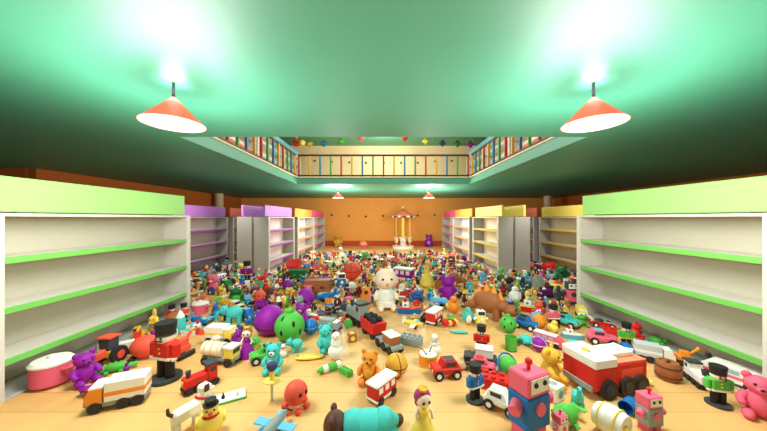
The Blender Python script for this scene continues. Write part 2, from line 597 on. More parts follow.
def eyes(x, y, z, r, c='black'):
    return [('eye', E((s * x, y, z), (r, r * 0.7, r), n=8, m=6), c, []) for s in (-1, 1)]


def k_soldier(a, b):
    p = [('base', C((0, 0, 0), (0, 0, 0.055), 0.24, n=24), 'charcoal', [])]
    p += [('leg', C((s * 0.085, 0, 0.05), (s * 0.085, 0, 0.4), 0.072), 'black', []) for s in (-1, 1)]
    p += [('coat', B((0, 0, 0.53), (0.36, 0.22, 0.3), b=0.03), a, [('belt', B((0, 0, 0.4), (0.365, 0.225, 0.05)), b, []),
                                                                 ('button', E((0, -0.115, 0.5), 0.02, n=8, m=5).ell((0, -0.115, 0.58), 0.02, n=8, m=5), 'golden', [])])]
    p += [('arm', B((s * 0.225, -0.01, 0.535), (0.1, 0.15, 0.27), b=0.03), a, [('hand', E((s * 0.225, -0.05, 0.4), 0.05, n=8, m=6), 'skin', [])]) for s in (-1, 1)]
    p += [('head', E((0, 0, 0.745), (0.15, 0.145, 0.12)), 'skin', [('moustache', E((-0.04, -0.135, 0.715), (0.05, 0.02, 0.018), n=8, m=5).ell((0.04, -0.135, 0.715), (0.05, 0.02, 0.018), n=8, m=5), 'dark brown', [])])]
    p += eyes(0.05, -0.135, 0.76, 0.02)
    p += [('hat', C((0, 0, 0.79), (0, 0, 1.0), 0.145, 0.165, n=20), 'black', [('hat_band', C((0, 0, 0.785), (0, 0, 0.81), 0.152, n=20), 'charcoal', [])])]
    return p


def k_bear(a, b):
    p = [('body', E((0, 0, 0.33), (0.25, 0.22, 0.32)), a, [('belly', E((0, -0.12, 0.32), (0.16, 0.12, 0.2), n=12, m=8), b, [])] if b != a else [])]
    p += [('head', E((0, -0.02, 0.74), (0.25, 0.22, 0.2)), a, [('snout', E((0, -0.21, 0.69), (0.1, 0.07, 0.075), n=10, m=7), b, []), ('nose', E((0, -0.275, 0.715), (0.04, 0.025, 0.03), n=8, m=5), 'black', [])])]
    p += [('ear', E((s * 0.19, 0, 0.91), (0.085, 0.05, 0.085), n=10, m=7), a, []) for s in (-1, 1)]
    p += [('arm', T([(s * 0.2, -0.02, 0.5), (s * 0.29, -0.1, 0.38), (s * 0.27, -0.22, 0.3)], [0.075, 0.085, 0.075]), a, []) for s in (-1, 1)]
    p += [('leg', E((s * 0.19, -0.22, 0.11), (0.11, 0.19, 0.11), n=12, m=8), a, []) for s in (-1, 1)]
    return p + eyes(0.095, -0.205, 0.79, 0.03)


def k_octopus(a, b):
    p = [('body', E((0, 0, 0.56), (0.43, 0.41, 0.43), n=18, m=12), a, [])]
    for k in range(6):
        t = 2 * math.pi * (k + 0.5) / 6
        p.append(('foot', E((0.4 * math.sin(t), -0.4 * math.cos(t), 0.09), (0.14, 0.14, 0.09), n=10, m=6), b, []))
    return p + eyes(0.13, -0.38, 0.64, 0.07)


def k_crab(a, b):
    p = [('shell', E((0, 0, 0.5), (0.55, 0.45, 0.46), n=18, m=12), a, [])]
    for s in (-1, 1):
        for y in (-0.22, 0.05, 0.3):
            p.append(('foot', E((s * 0.4, y, 0.08), (0.14, 0.08, 0.08), n=8, m=6), b, []))
        p.append(('claw', T([(s * 0.42, -0.3, 0.3), (s * 0.6, -0.45, 0.3), (s * 0.45, -0.58, 0.3)], [0.05, 0.11, 0.03]), b, []))
    return p + eyes(0.15, -0.42, 0.66, 0.06)


def k_locomotive(a, b):
    p = [('chassis', B((0, 0, 0.13), (0.36, 0.98, 0.1)), 'black', []), ('boiler', B((0, -0.14, 0.33), (0.34, 0.66, 0.3), b=0.03), a, [('lamp', C((0, -0.47, 0.36), (0, -0.5, 0.36), 0.06, n=12), 'yellow', [])])]
    p += [('cab', B((0, 0.32, 0.43), (0.36, 0.28, 0.5)), a, [('window', B((s * 0.178, 0.32, 0.54), (0.01, 0.16, 0.14)), 'charcoal', []) for s in (-1, 1)])]
    p += [('roof', B((0, 0.31, 0.71), (0.42, 0.38, 0.07)), b, []), ('funnel', C((0, -0.32, 0.47), (0, -0.32, 0.68), 0.055, 0.08, n=14), b, [])]
    return p + wheels(0.18, (-0.34, -0.08, 0.2, 0.4), 0.11, 0.07, None)


def k_wagon(a, b):
    p = [('body', B((0, 0, 0.37), (0.42, 0.92, 0.38), b=0.02), a, [('window', B((s * 0.209, y, 0.43), (0.012, 0.17, 0.17)), 'white', []) for s in (-1, 1) for y in (-0.28, 0, 0.28)])]
    p += [('roof', B((0, 0, 0.595), (0.48, 1.0, 0.09), b=0.03), b, []), ('chassis', B((0, 0, 0.16), (0.44, 0.94, 0.07)), 'white', [])]
    return p + wheels(0.2, (-0.3, 0.3), 0.13, 0.07, None)


def k_tanker(a, b):
    p = [('chassis', B((0, 0, 0.17), (0.3, 0.98, 0.09)), 'grey', []), ('tank', C((0, -0.12, 0.38), (0, 0.49, 0.38), 0.19, n=20), a,
         [('band', C((0, y, 0.38), (0, y + 0.05, 0.38), 0.196, n=20), b, []) for y in (-0.06, 0.15, 0.36)])]
    p += [('cab', B((0, -0.34, 0.34), (0.34, 0.28, 0.28), b=0.03), b, [('cab_roof', B((0, -0.34, 0.5), (0.36, 0.3, 0.06)), 'white', []), ('windscreen', B((0, -0.482, 0.4), (0.26, 0.01, 0.12)), 'charcoal', [])])]
    return p + wheels(0.16, (-0.34, 0.1, 0.36), 0.11, 0.08, None)


def k_jeep(a, b):
    p = [('body', B((0, 0, 0.27), (0.48, 0.98, 0.22), b=0.05), a, [('headlight', C((s * 0.15, -0.485, 0.29), (s * 0.15, -0.505, 0.29), 0.05, n=10), 'yellow', []) for s in (-1, 1)] + [('bumper', B((0, -0.49, 0.19), (0.42, 0.03, 0.06)), 'grey', [])])]
    p += [('cabin', P([(-0.2, 0.37), (0.4, 0.37), (0.32, 0.58), (-0.08, 0.58)], -0.2, 0.2), a, [('window', B((0, 0.12, 0.585), (0.3, 0.3, 0.02)), b, []),
          ('side_window', B((-0.2, 0.12, 0.475), (0.012, 0.32, 0.12)).box((0.2, 0.12, 0.475), (0.012, 0.32, 0.12)), 'charcoal', [])])]
    return p + wheels(0.23, (-0.3, 0.3), 0.155, 0.1)


def k_racing_car(a, b):
    p = [('body', P([(-0.5, 0.1), (0.48, 0.1), (0.5, 0.26), (0.2, 0.27), (-0.1, 0.24), (-0.48, 0.16)], -0.2, 0.2), a, [('stripe', P([(-0.47, 0.168), (-0.1, 0.247), (0.2, 0.277), (0.45, 0.268), (0.45, 0.26), (0.2, 0.268), (-0.1, 0.238), (-0.47, 0.158)], -0.05, 0.05), b, [])])]
    p += [('cockpit', E((0, 0.12, 0.28), (0.13, 0.2, 0.11), n=12, m=8), 'charcoal', []), ('spoiler', B((0, 0.46, 0.38), (0.46, 0.1, 0.03)).box((-0.15, 0.46, 0.31), (0.03, 0.06, 0.12)).box((0.15, 0.46, 0.31), (0.03, 0.06, 0.12)), b, [])]
    return p + wheels(0.22, (-0.3, 0.32), 0.12, 0.09)


def k_lorry(a, b):
    p = [('chassis', B((0, 0, 0.15), (0.36, 0.98, 0.1)), 'grey', []), ('cab', P([(-0.5, 0.2), (-0.22, 0.2), (-0.22, 0.5), (-0.42, 0.5), (-0.5, 0.36)], -0.2, 0.2), a, [('cab_roof', B((0, -0.32, 0.515), (0.4, 0.22, 0.04)), 'white', []), ('bumper', B((0, -0.5, 0.22), (0.36, 0.03, 0.1)), 'plum', [])])]
    p += [('cargo_box', B((0, 0.15, 0.4), (0.42, 0.68, 0.4), b=0.015), b, [('stripe', B((0, 0.15, 0.36), (0.428, 0.684, 0.09), b=0.004), a, [])])]
    return p + wheels(0.17, (-0.33, 0.12, 0.36), 0.115, 0.09, None)


def k_bus(a, b):
    p = [('body', P([(-0.5, 0.08), (0.5, 0.08), (0.5, 0.4), (-0.3, 0.4), (-0.5, 0.22)], -0.16, 0.16), a, [('stripe', B((s * 0.161, 0.06, 0.2), (0.01, 0.86, 0.06)), b, []) for s in (-1, 1)])]
    p += [('window', B((s * 0.161, y, 0.31), (0.01, 0.16, 0.09)), 'glass', []) for s in (-1, 1) for y in (-0.12, 0.1, 0.32)]
    p += [('roof', B((0, 0.1, 0.41), (0.28, 0.76, 0.04)), 'white', [])]
    return p + wheels(0.14, (-0.3, 0.32), 0.09, 0.06, None)


def k_tractor(a, b):
    p = [('bonnet', B((0, -0.2, 0.36), (0.26, 0.5, 0.26), b=0.04), a, [('grille', B((0, -0.455, 0.36), (0.18, 0.02, 0.18)), 'charcoal', [])]), ('body', B((0, 0.22, 0.3), (0.4, 0.36, 0.2)), b, [])]
    p += [('cab', B((0, 0.22, 0.58), (0.34, 0.32, 0.36)), 'charcoal', [('roof', B((0, 0.22, 0.78), (0.4, 0.38, 0.05)), a, []), ('exhaust', C((0.1, -0.2, 0.48), (0.1, -0.2, 0.72), 0.025, n=8), 'grey', [])])]
    return p + wheels(0.27, (0.25,), 0.24, 0.14, a) + wheels(0.2, (-0.32,), 0.14, 0.1, a, 'front_wheel')


def k_excavator(a, b):
    p = [('track', B((s * 0.22, 0.05, 0.1), (0.13, 0.7, 0.2), b=0.07), 'tread', []) for s in (-1, 1)]
    p += [('body', B((0, 0.1, 0.32), (0.44, 0.5, 0.24), b=0.04), a, []), ('cab', B((-0.09, 0.08, 0.54), (0.22, 0.3, 0.24)), a, [('window', B((-0.09, -0.075, 0.57), (0.17, 0.01, 0.14)), 'charcoal', [])])]
    p += [('arm', T([(0.1, -0.1, 0.4), (0.1, -0.42, 0.78), (0.1, -0.72, 0.7)], [0.06, 0.055, 0.05]), a, [('joint', E((0.1, -0.42, 0.78), 0.08, n=10, m=6), 'golden', []), ('bucket', P([(-0.86, 0.42), (-0.66, 0.46), (-0.68, 0.66), (-0.78, 0.68)], -0.02, 0.22), b, [])])]
    return p


def k_pot(a, b):
    p = [('body', LT([(0, 0), (0.46, 0), (0.5, 0.04), (0.5, 0.66), (0, 0.66)], n=28), a, []), ('lid', LT([(0.52, 0.64), (0.53, 0.7), (0.45, 0.78), (0, 0.82)], n=28), b, [('knob', C((0, 0, 0.8), (0, 0, 0.9), 0.1, n=14), b, [])])]
    return p + [('handle', TO((s * 0.53, 0, 0.48), 0.12, 0.05, n=14, m=7), a, []) for s in (-1, 1)]


def k_doll(a, b):
    p = [('gown', LT([(0, 0), (0.3, 0), (0.22, 0.2), (0.1, 0.5), (0, 0.5)], n=20), a, []), ('bodice', LT([(0.1, 0.48), (0.12, 0.6), (0.05, 0.68), (0, 0.68)], n=14), a, [])]
    p += [('arm', T([(s * 0.1, 0, 0.62), (s * 0.17, -0.02, 0.52), (s * 0.15, -0.1, 0.44)], [0.035, 0.03, 0.028]), 'skin', []) for s in (-1, 1)]
    p += [('head', E((0, -0.01, 0.79), (0.15, 0.14, 0.14)), 'skin', []), ('hair', E((0, 0.035, 0.82), (0.17, 0.15, 0.15)).ell((0, 0.13, 0.68), (0.12, 0.07, 0.12), n=10, m=7), b, [])]
    p += [('crown', LT([(0.07, 0.94), (0.1, 1.0), (0.04, 0.97), (0, 0.97)], n=8), 'golden', [])]
    return p + eyes(0.06, -0.14, 0.79, 0.028)


def k_chick(a, b):
    p = [('body', E((0, 0, 0.36), (0.34, 0.36, 0.34), n=18, m=12), a, []), ('tail', E((0, 0.34, 0.46), (0.1, 0.12, 0.08), n=8, m=6), a, []), ('head', E((0, -0.1, 0.74), (0.2, 0.2, 0.19)), a, [])]
    p += [('beak', LT([(0.07, 0), (0, 0.15)], n=8, M=Matrix.Translation((0, -0.28, 0.72)) @ Matrix.Rotation(R(90), 4, 'X')), 'coral', [])]
    p += [('wing', E((s * 0.33, 0.03, 0.38), (0.06, 0.2, 0.14), n=10, m=7), b, []) for s in (-1, 1)]
    p += [('foot', E((s * 0.13, -0.1, 0.03), (0.08, 0.13, 0.03), n=8, m=5), 'orange', []) for s in (-1, 1)]
    return p + eyes(0.09, -0.275, 0.79, 0.028)


def k_hatted_chick(a, b):
    p = k_chick(a, a)
    return p + [('hat', C((0, -0.08, 0.88), (0, -0.08, 1.02), 0.13, 0.14), b, [('brim', C((0, -0.08, 0.87), (0, -0.08, 0.895), 0.2, n=18), b, [])]), ('scarf', TO((0, -0.07, 0.58), 0.19, 0.04, n=14, m=6), 'red', [])]


def k_stegosaurus(a, b):
    p = [('body', E((0, 0.05, 0.42), (0.24, 0.4, 0.3), n=16, m=10), a, []), ('head', E((0, -0.5, 0.28), (0.15, 0.2, 0.14)), a, []), ('neck', T([(0, -0.25, 0.4), (0, -0.42, 0.3)], [0.17, 0.12]), a, [])]
    p += [('tail', T([(0, 0.35, 0.36), (0, 0.56, 0.24), (0, 0.74, 0.14)], [0.16, 0.09, 0.03]), a, [])]
    for y, z, h in ((-0.26, 0.6, 0.17), (-0.1, 0.7, 0.22), (0.08, 0.72, 0.24), (0.26, 0.66, 0.2), (0.42, 0.5, 0.15)):
        p.append(('spike', LT([(0.1, -0.06), (0, h)], c=(0, y, z - 0.02), n=8), b, []))
    p += [('leg', C((s * 0.15, y, 0), (s * 0.13, y, 0.3), 0.085, 0.09, n=12), a, []) for s in (-1, 1) for y in (-0.18, 0.25)]
    return p + eyes(0.09, -0.64, 0.34, 0.035)


def k_long_neck_dinosaur(a, b):
    p = [('body', E((0, 0.1, 0.3), (0.2, 0.34, 0.2), n=16, m=10), a, []), ('neck', T([(0, -0.15, 0.36), (0, -0.34, 0.55), (0, -0.38, 0.8), (0, -0.46, 0.88)], [0.13, 0.09, 0.075, 0.07]), a, [])]
    p += [('head', E((0, -0.5, 0.9), (0.09, 0.14, 0.09), n=10, m=7), a, []), ('tail', T([(0, 0.36, 0.3), (0, 0.58, 0.2), (0, 0.76, 0.18)], [0.13, 0.07, 0.02]), a, [])]
    p += [('leg', C((s * 0.13, y, 0), (s * 0.12, y, 0.22), 0.07, n=10), a, []) for s in (-1, 1) for y in (-0.08, 0.26)]
    p += [('spot', E((0.12, 0.08, 0.43), (0.07, 0.08, 0.06), n=8, m=5).ell((-0.12, 0.15, 0.43), (0.07, 0.08, 0.06), n=8, m=5), b, [])]
    return p + eyes(0.07, -0.56, 0.94, 0.03)


def k_giraffe(a, b):
    p = [('body', LT([(0, 0), (0.24, 0), (0.27, 0.1), (0.2, 0.34), (0.11, 0.46), (0, 0.46)], n=16), a, []), ('neck', C((0, 0, 0.42), (0, -0.02, 0.85), 0.11, 0.07, n=12), a, [('spot', E((0.05, -0.08, 0.55), (0.04, 0.03, 0.05), n=8, m=5).ell((-0.04, -0.07, 0.68), (0.04, 0.03, 0.05), n=8, m=5), b, [])])]
    p += [('head', E((0, -0.08, 0.88), (0.09, 0.16, 0.085), n=12, m=8), a, [])] + [('horn', C((s * 0.045, 0, 0.93), (s * 0.05, 0, 1.0), 0.015, 0.025, n=8), b, []) for s in (-1, 1)]
    p += [('leg', E((s * 0.17, -0.16, 0.08), (0.09, 0.15, 0.08), n=10, m=6), a, []) for s in (-1, 1)]
    return p + eyes(0.06, -0.18, 0.91, 0.022)


def k_robot(a, b):
    p = [('body', B((0, 0, 0.36), (0.42, 0.32, 0.42), b=0.02), b, [('dial', C((0, -0.16, 0.42), (0, -0.19, 0.42), 0.08, n=14), a, [])]), ('head', B((0, 0, 0.71), (0.4, 0.32, 0.27), b=0.02), a, [('face_plate', B((0, -0.16, 0.72), (0.32, 0.015, 0.18)), 'white' if a not in ('white', 'grey') else 'charcoal', [])])]
    p += [('antenna', C((0, 0, 0.84), (0, 0, 0.93), 0.025, n=8).ell((0, 0, 0.95), 0.05, n=10, m=6), 'red', [])]
    p += [('arm', C((s * 0.21, 0, 0.46), (s * 0.34, -0.06, 0.42), 0.075, n=12), a, []) for s in (-1, 1)]
    p += [('leg', B((s * 0.11, 0, 0.08), (0.15, 0.24, 0.16)), a, []) for s in (-1, 1)]
    return p + eyes(0.08, -0.17, 0.74, 0.035)


def k_brick(a, b):
    return [('block', B((0, 0, 0.17), (0.5, 0.98, 0.34), b=0.015), a, [('stud', C((x, y, 0.34), (x, y, 0.42), 0.075, n=12), a, []) for x in (-0.14, 0.14) for y in (-0.36, -0.12, 0.12, 0.36)])]


def k_ball(a, b):
    return [('ball', E((0, 0, 0.5), 0.5, n=26, m=16), a, []), ('band', TO((0, 0, 0.5), 0.487, 0.03, n=28, m=6), b, []), ('seam', TO((0, 0, 0.5), 0.487, 0.025, n=28, m=6, axis='x'), b, [])]


def k_egg(a, b):
    return [('shell', LT([(0.5 * math.cos(t) * (1 - 0.13 * math.sin(t)), 0.5 + 0.5 * math.sin(t)) for t in [(-math.pi / 2 + math.pi * i / 14) for i in range(15)]], n=26), a, []), ('band', TO((0, 0, 0.36), 0.487, 0.035, n=28, m=6), b, [])]


def k_spotted_ball(a, b):
    p = [('body', E((0, 0, 0.5), (0.5, 0.48, 0.5), n=26, m=16), a, []), ('knob', E((0, 0, 1.02), (0.14, 0.14, 0.12), n=12, m=8), a, [])]
    for az, el in ((20, 25), (-38, 48), (48, -12), (-30, -8), (150, 20), (200, -5), (100, 40), (-100, 10)):
        M = Matrix.Translation((0, 0, 0.5)) @ Matrix.Rotation(R(az), 4, 'Z') @ Matrix.Rotation(R(-el), 4, 'X')
        p.append(('spot', E((0, -0.475, 0), (0.05, 0.03, 0.1), n=10, m=7, M=M), b, []))
    return p


def k_planet(a, b):
    return [('ball', E((0, 0, 0.46), 0.46, n=22, m=14), a, []), ('ring', TO((0, 0, 0), 0.56, 0.05, n=28, m=6, M=Matrix.Translation((0, 0, 0.46)) @ Matrix.Rotation(R(62), 4, 'X')), b, []), ('stand', LT([(0, 0), (0.4, 0), (0.3, 0.1), (0, 0.1)], n=18), 'white', [])]


def k_plane(a, b):
    p = [('fuselage', E((0, 0, 0.22), (0.12, 0.5, 0.13), n=14, m=10), a, [('cockpit', E((0, -0.22, 0.31), (0.07, 0.14, 0.07), n=10, m=7), 'glass', [])]), ('wing', B((0, -0.05, 0.2), (1.0, 0.24, 0.04), b=0.015), b, [])]
    p += [('tail_fin', B((0, 0.42, 0.38), (0.03, 0.14, 0.2)), b, []), ('tail_wing', B((0, 0.42, 0.26), (0.36, 0.12, 0.03)), b, []), ('propeller', B((0, -0.51, 0.22), (0.3, 0.015, 0.04)).ell((0, -0.5, 0.22), 0.04, n=8, m=6), 'charcoal', [])]
    return p + wheels(0.12, (-0.12,), 0.07, 0.04, None)


def k_helicopter(a, b):
    p = [('cabin', E((0, -0.15, 0.32), (0.19, 0.28, 0.2), n=14, m=10), a, [('windscreen', E((0, -0.3, 0.37), (0.12, 0.13, 0.1), n=10, m=7), 'glass', [])]), ('tail', C((0, 0.05, 0.36), (0, 0.48, 0.42), 0.07, 0.03, n=10), a, [('tail_fin', B((0, 0.47, 0.48), (0.03, 0.1, 0.16)), b, [])])]
    p += [('rotor', B((0, -0.12, 0.57), (0.9, 0.07, 0.02), M=RZ(25, (0, -0.12, 0.57))).box((0, -0.12, 0.57), (0.07, 0.9, 0.02), M=RZ(25, (0, -0.12, 0.57))).cyl((0, -0.12, 0.48), (0, -0.12, 0.59), 0.03, n=8), b, [])]
    return p + [('skid', T([(s * 0.15, -0.4, 0.05), (s * 0.15, -0.3, 0.025), (s * 0.15, 0.1, 0.025)], 0.025, n=6).cyl((s * 0.15, -0.15, 0.02), (s * 0.1, -0.15, 0.2), 0.015, n=6), 'charcoal', []) for s in (-1, 1)]


def k_dog(a, b):
    p = [('body', B((0, 0.08, 0.44), (0.26, 0.6, 0.28), b=0.05), a, []), ('head', B((0, -0.34, 0.74), (0.26, 0.26, 0.26), b=0.05), a, [('muzzle', B((0, -0.5, 0.68), (0.17, 0.14, 0.13), b=0.04), a, []), ('nose', E((0, -0.575, 0.71), 0.035, n=8, m=5), 'black', [])])]
    p += [('neck', C((0, -0.2, 0.5), (0, -0.3, 0.68), 0.11, 0.1, n=12), a, [('collar', TO((0, 0, 0), 0.11, 0.03, n=14, m=6, M=Matrix.Translation((0, -0.25, 0.58)) @ Matrix.Rotation(R(30), 4, 'X')), 'red', [])])]
    p += [('ear', B((s * 0.14, -0.31, 0.82), (0.04, 0.12, 0.18), b=0.015), b, []) for s in (-1, 1)] + [('leg', B((s * 0.09, y, 0.16), (0.09, 0.1, 0.32), b=0.02), a, []) for s in (-1, 1) for y in (-0.15, 0.3)]
    p += [('tail', T([(0, 0.37, 0.52), (0, 0.46, 0.62), (0, 0.47, 0.74)], [0.04, 0.04, 0.03], n=7), b, [])]
    return p + eyes(0.075, -0.47, 0.79, 0.025)


def k_elephant(a, b):
    p = [('body', E((0, 0.1, 0.5), (0.28, 0.38, 0.3), n=16, m=10), a, []), ('head', E((0, -0.34, 0.66), (0.22, 0.2, 0.22), n=14, m=9), a, []), ('trunk', T([(0, -0.5, 0.62), (0, -0.62, 0.48), (0, -0.62, 0.28), (0, -0.7, 0.2)], [0.09, 0.075, 0.06, 0.05]), a, [])]
    p += [('ear', E((s * 0.26, -0.26, 0.7), (0.13, 0.04, 0.18), n=12, m=8), b, []) for s in (-1, 1)] + [('leg', C((s * 0.16, y, 0), (s * 0.16, y, 0.36), 0.1, n=12), a, []) for s in (-1, 1) for y in (-0.12, 0.32)]
    return p + eyes(0.1, -0.52, 0.74, 0.03)


def k_baby(a, b):
    p = [('body', LT([(0, 0.06), (0.19, 0.08), (0.22, 0.2), (0.18, 0.42), (0.09, 0.5), (0, 0.5)], n=20).tube([(-0.15, 0, 0.4), (-0.25, -0.05, 0.32), (-0.25, -0.12, 0.26)], [0.065, 0.06, 0.05])
          .tube([(0.15, 0, 0.4), (0.25, -0.05, 0.32), (0.25, -0.12, 0.26)], [0.065, 0.06, 0.05]).tube([(-0.11, -0.02, 0.12), (-0.15, -0.2, 0.09), (-0.15, -0.3, 0.07)], [0.09, 0.08, 0.06])
          .tube([(0.11, -0.02, 0.12), (0.15, -0.2, 0.09), (0.15, -0.3, 0.07)], [0.09, 0.08, 0.06]).ell((0, -0.02, 0.72), (0.27, 0.24, 0.25), n=22, m=14)
          .ell((-0.27, 0, 0.7), (0.04, 0.04, 0.06), n=8, m=6).ell((0.27, 0, 0.7), (0.04, 0.04, 0.06), n=8, m=6).ell((0, -0.26, 0.68), 0.025, n=8, m=6), 'skin', [])]
    p += [('vest', LT([(0.2, 0.22), (0.215, 0.26), (0.195, 0.42), (0.1, 0.5)], n=20), a, []), ('nappy', LT([(0.14, 0.055), (0.225, 0.1), (0.235, 0.2), (0.205, 0.24)], n=20), b, [])]
    p += [('mouth', E((0, -0.235, 0.62), (0.04, 0.02, 0.02), n=8, m=5), 'coral', []), ('curl', TO((0, -0.04, 0.97), 0.035, 0.015, n=12, m=5, axis='y'), 'golden', [])]
    return p + eyes(0.1, -0.24, 0.75, 0.028)


def k_boat(a, b):
    hull = G()
    pts = [(0, -0.5), (0.14, -0.3), (0.19, 0), (0.18, 0.44), (-0.18, 0.44), (-0.19, 0), (-0.14, -0.3)]
    n = len(pts)
    vs = [(x * 0.65, y * 0.9, 0) for x, y in pts] + [(x, y, 0.2) for x, y in pts]
    hull.add(vs, [tuple(range(n))] + [tuple(range(2 * n - 1, n - 1, -1))] + [((i + 1) % n, i, n + i, n + (i + 1) % n) for i in range(n)], False)
    deck = G().add([(x * 0.82, y * 0.86, 0.205) for x, y in pts] + [(x * 0.82, y * 0.86, 0.23) for x, y in pts], [tuple(range(n))] + [tuple(range(2 * n - 1, n - 1, -1))] + [((i + 1) % n, i, n + i, n + (i + 1) % n) for i in range(n)], False)
    return [('hull', hull, a, []), ('deck', deck, b, []), ('cabin', B((0, 0.12, 0.33), (0.2, 0.26, 0.2)), 'white', [('porthole', C((0.1, 0.12, 0.34), (0.105, 0.12, 0.34), 0.045, n=10), 'blue', []), ('porthole', C((-0.105, 0.12, 0.34), (-0.1, 0.12, 0.34), 0.045, n=10), 'blue', [])]), ('funnel', C((0, 0.14, 0.42), (0, 0.14, 0.58), 0.055, n=12), 'red' if a != 'red' else 'yellow', [])]


def k_snowman(a, b):
    p = [('body', E((0, 0, 0.28), (0.3, 0.29, 0.28)), a, []), ('chest', E((0, 0, 0.58), (0.2, 0.2, 0.18)), a, []), ('head', E((0, 0, 0.83), (0.17, 0.17, 0.17)), a, [('nose', LT([(0.035, 0), (0, 0.12)], n=8, M=Matrix.Translation((0, -0.16, 0.82)) @ Matrix.Rotation(R(90), 4, 'X')), 'orange', [])])]
    return p + [('scarf', TO((0, 0, 0.69), 0.15, 0.035, n=16, m=6), b, [])] + eyes(0.06, -0.15, 0.87, 0.022)


def k_penguin(a, b):
    p = [('body', E((0, 0, 0.42), (0.27, 0.25, 0.42), n=16, m=11), a, [('belly', E((0, -0.09, 0.38), (0.2, 0.18, 0.33), n=12, m=9), 'white', [])]), ('head', E((0, -0.02, 0.83), (0.18, 0.17, 0.17)), a, [('beak', LT([(0.06, 0), (0, 0.14)], n=8, M=Matrix.Translation((0, -0.17, 0.81)) @ Matrix.Rotation(R(90), 4, 'X')), b, [])])]
    p += [('flipper', E((s * 0.28, 0, 0.45), (0.05, 0.1, 0.22), n=8, m=7), a, []) for s in (-1, 1)] + [('foot', E((s * 0.12, -0.15, 0.04), (0.09, 0.13, 0.04), n=8, m=5), b, []) for s in (-1, 1)]
    return p + eyes(0.075, -0.155, 0.88, 0.03)


def k_rocket(a, b):
    p = [('hull', LT([(0, 0.1), (0.14, 0.1), (0.19, 0.3), (0.18, 0.6), (0.15, 0.7)], n=18), a, [('porthole', C((0, -0.17, 0.5), (0, -0.2, 0.5), 0.07, n=12), 'glass', [])]), ('nose_cone', LT([(0.155, 0.69), (0.09, 0.86), (0, 1.0)], n=18), b, [])]
    for k in range(3):
        p.append(('fin', B((0, 0.22, 0.15), (0.035, 0.2, 0.3), b=0.012, M=RZ(120 * k + 60)), b, []))
    return p


def k_whale(a, b):
    p = [('body', LT([(0.001, -0.5), (0.16, -0.44), (0.26, -0.2), (0.25, 0.05), (0.14, 0.3), (0.05, 0.44), (0.001, 0.46)], n=18, M=Matrix.Translation((0, 0, 0.25)) @ Matrix.Rotation(R(-90), 4, 'X')), a, [('belly', E((0, -0.12, 0.15), (0.19, 0.34, 0.14), n=12, m=8), b, [])])]
    p += [('tail', B((0, 0.5, 0.28), (0.42, 0.16, 0.05), b=0.02), a, [])] + [('fin', B((s * 0.28, -0.05, 0.15), (0.2, 0.14, 0.04), b=0.015, M=RY(s * 25, (s * 0.22, 0, 0.15))), a, []) for s in (-1, 1)]
    return p + eyes(0.17, -0.36, 0.32, 0.04)


def k_fish(a, b):
    p = [('body', E((0, -0.08, 0.28), (0.14, 0.36, 0.28), n=16, m=10), a, []), ('tail', P([(0.22, 0.28), (0.46, 0.06), (0.4, 0.28), (0.46, 0.5)], -0.03, 0.03), b, []), ('fin', P([(-0.2, 0.5), (0.15, 0.46), (0.1, 0.62)], -0.025, 0.025), b, [])]
    p += [('side_fin', E((s * 0.15, 0, 0.22), (0.06, 0.12, 0.05), n=8, m=5), b, []) for s in (-1, 1)]
    return p + eyes(0.11, -0.32, 0.34, 0.045)


def k_turtle(a, b):
    p = [('shell', LT([(0, 0.1), (0.36, 0.1), (0.34, 0.2), (0.24, 0.36), (0, 0.42)], n=18), a, []), ('head', E((0, -0.46, 0.22), (0.12, 0.15, 0.12), n=12, m=8), b, []), ('tail', LT([(0.05, 0), (0, 0.16)], n=8, M=Matrix.Translation((0, 0.34, 0.12)) @ Matrix.Rotation(R(-90), 4, 'X')), b, [])]
    p += [('leg', E((s * 0.27, y, 0.08), (0.12, 0.12, 0.08), n=8, m=6), b, []) for s in (-1, 1) for y in (-0.25, 0.25)]
    return p + eyes(0.07, -0.57, 0.27, 0.03)


def k_frog(a, b):
    p = [('body', E((0, 0.05, 0.34), (0.36, 0.36, 0.34), n=16, m=10), a, [('belly', E((0, -0.14, 0.28), (0.25, 0.22, 0.22), n=12, m=8), b, [])]), ('head', E((0, -0.16, 0.66), (0.3, 0.24, 0.2), n=14, m=9), a, [])]
    for s in (-1, 1):
        p.append(('eye', E((s * 0.17, -0.22, 0.86), 0.1, n=10, m=7), 'white', [('pupil', E((s * 0.17, -0.3, 0.87), 0.05, n=8, m=5), 'black', [])]))
        p.append(('leg', E((s * 0.38, 0.05, 0.15), (0.13, 0.3, 0.15), n=10, m=7), a, []))
        p.append(('foot', E((s * 0.3, -0.34, 0.05), (0.14, 0.14, 0.05), n=8, m=5), b, []))
    return p


def k_crocodile(a, b):
    p = [('body', E((0, 0, 0.17), (0.17, 0.34, 0.16), n=14, m=9), a, []), ('head', B((0, -0.46, 0.16), (0.2, 0.34, 0.13), b=0.05), a, []), ('tail', T([(0, 0.26, 0.16), (0, 0.5, 0.1), (0, 0.72, 0.06)], [0.13, 0.07, 0.02]), a, [])]
    p += [('spine', LT([(0.05, 0), (0, 0.1)], c=(0, y, 0.3 - abs(y) * 0.12), n=6), b, []) for y in (-0.15, 0, 0.15)] + [('leg', E((s * 0.18, y, 0.07), (0.09, 0.08, 0.07), n=8, m=6), a, []) for s in (-1, 1) for y in (-0.18, 0.2)]
    return p + eyes(0.07, -0.36, 0.25, 0.04)


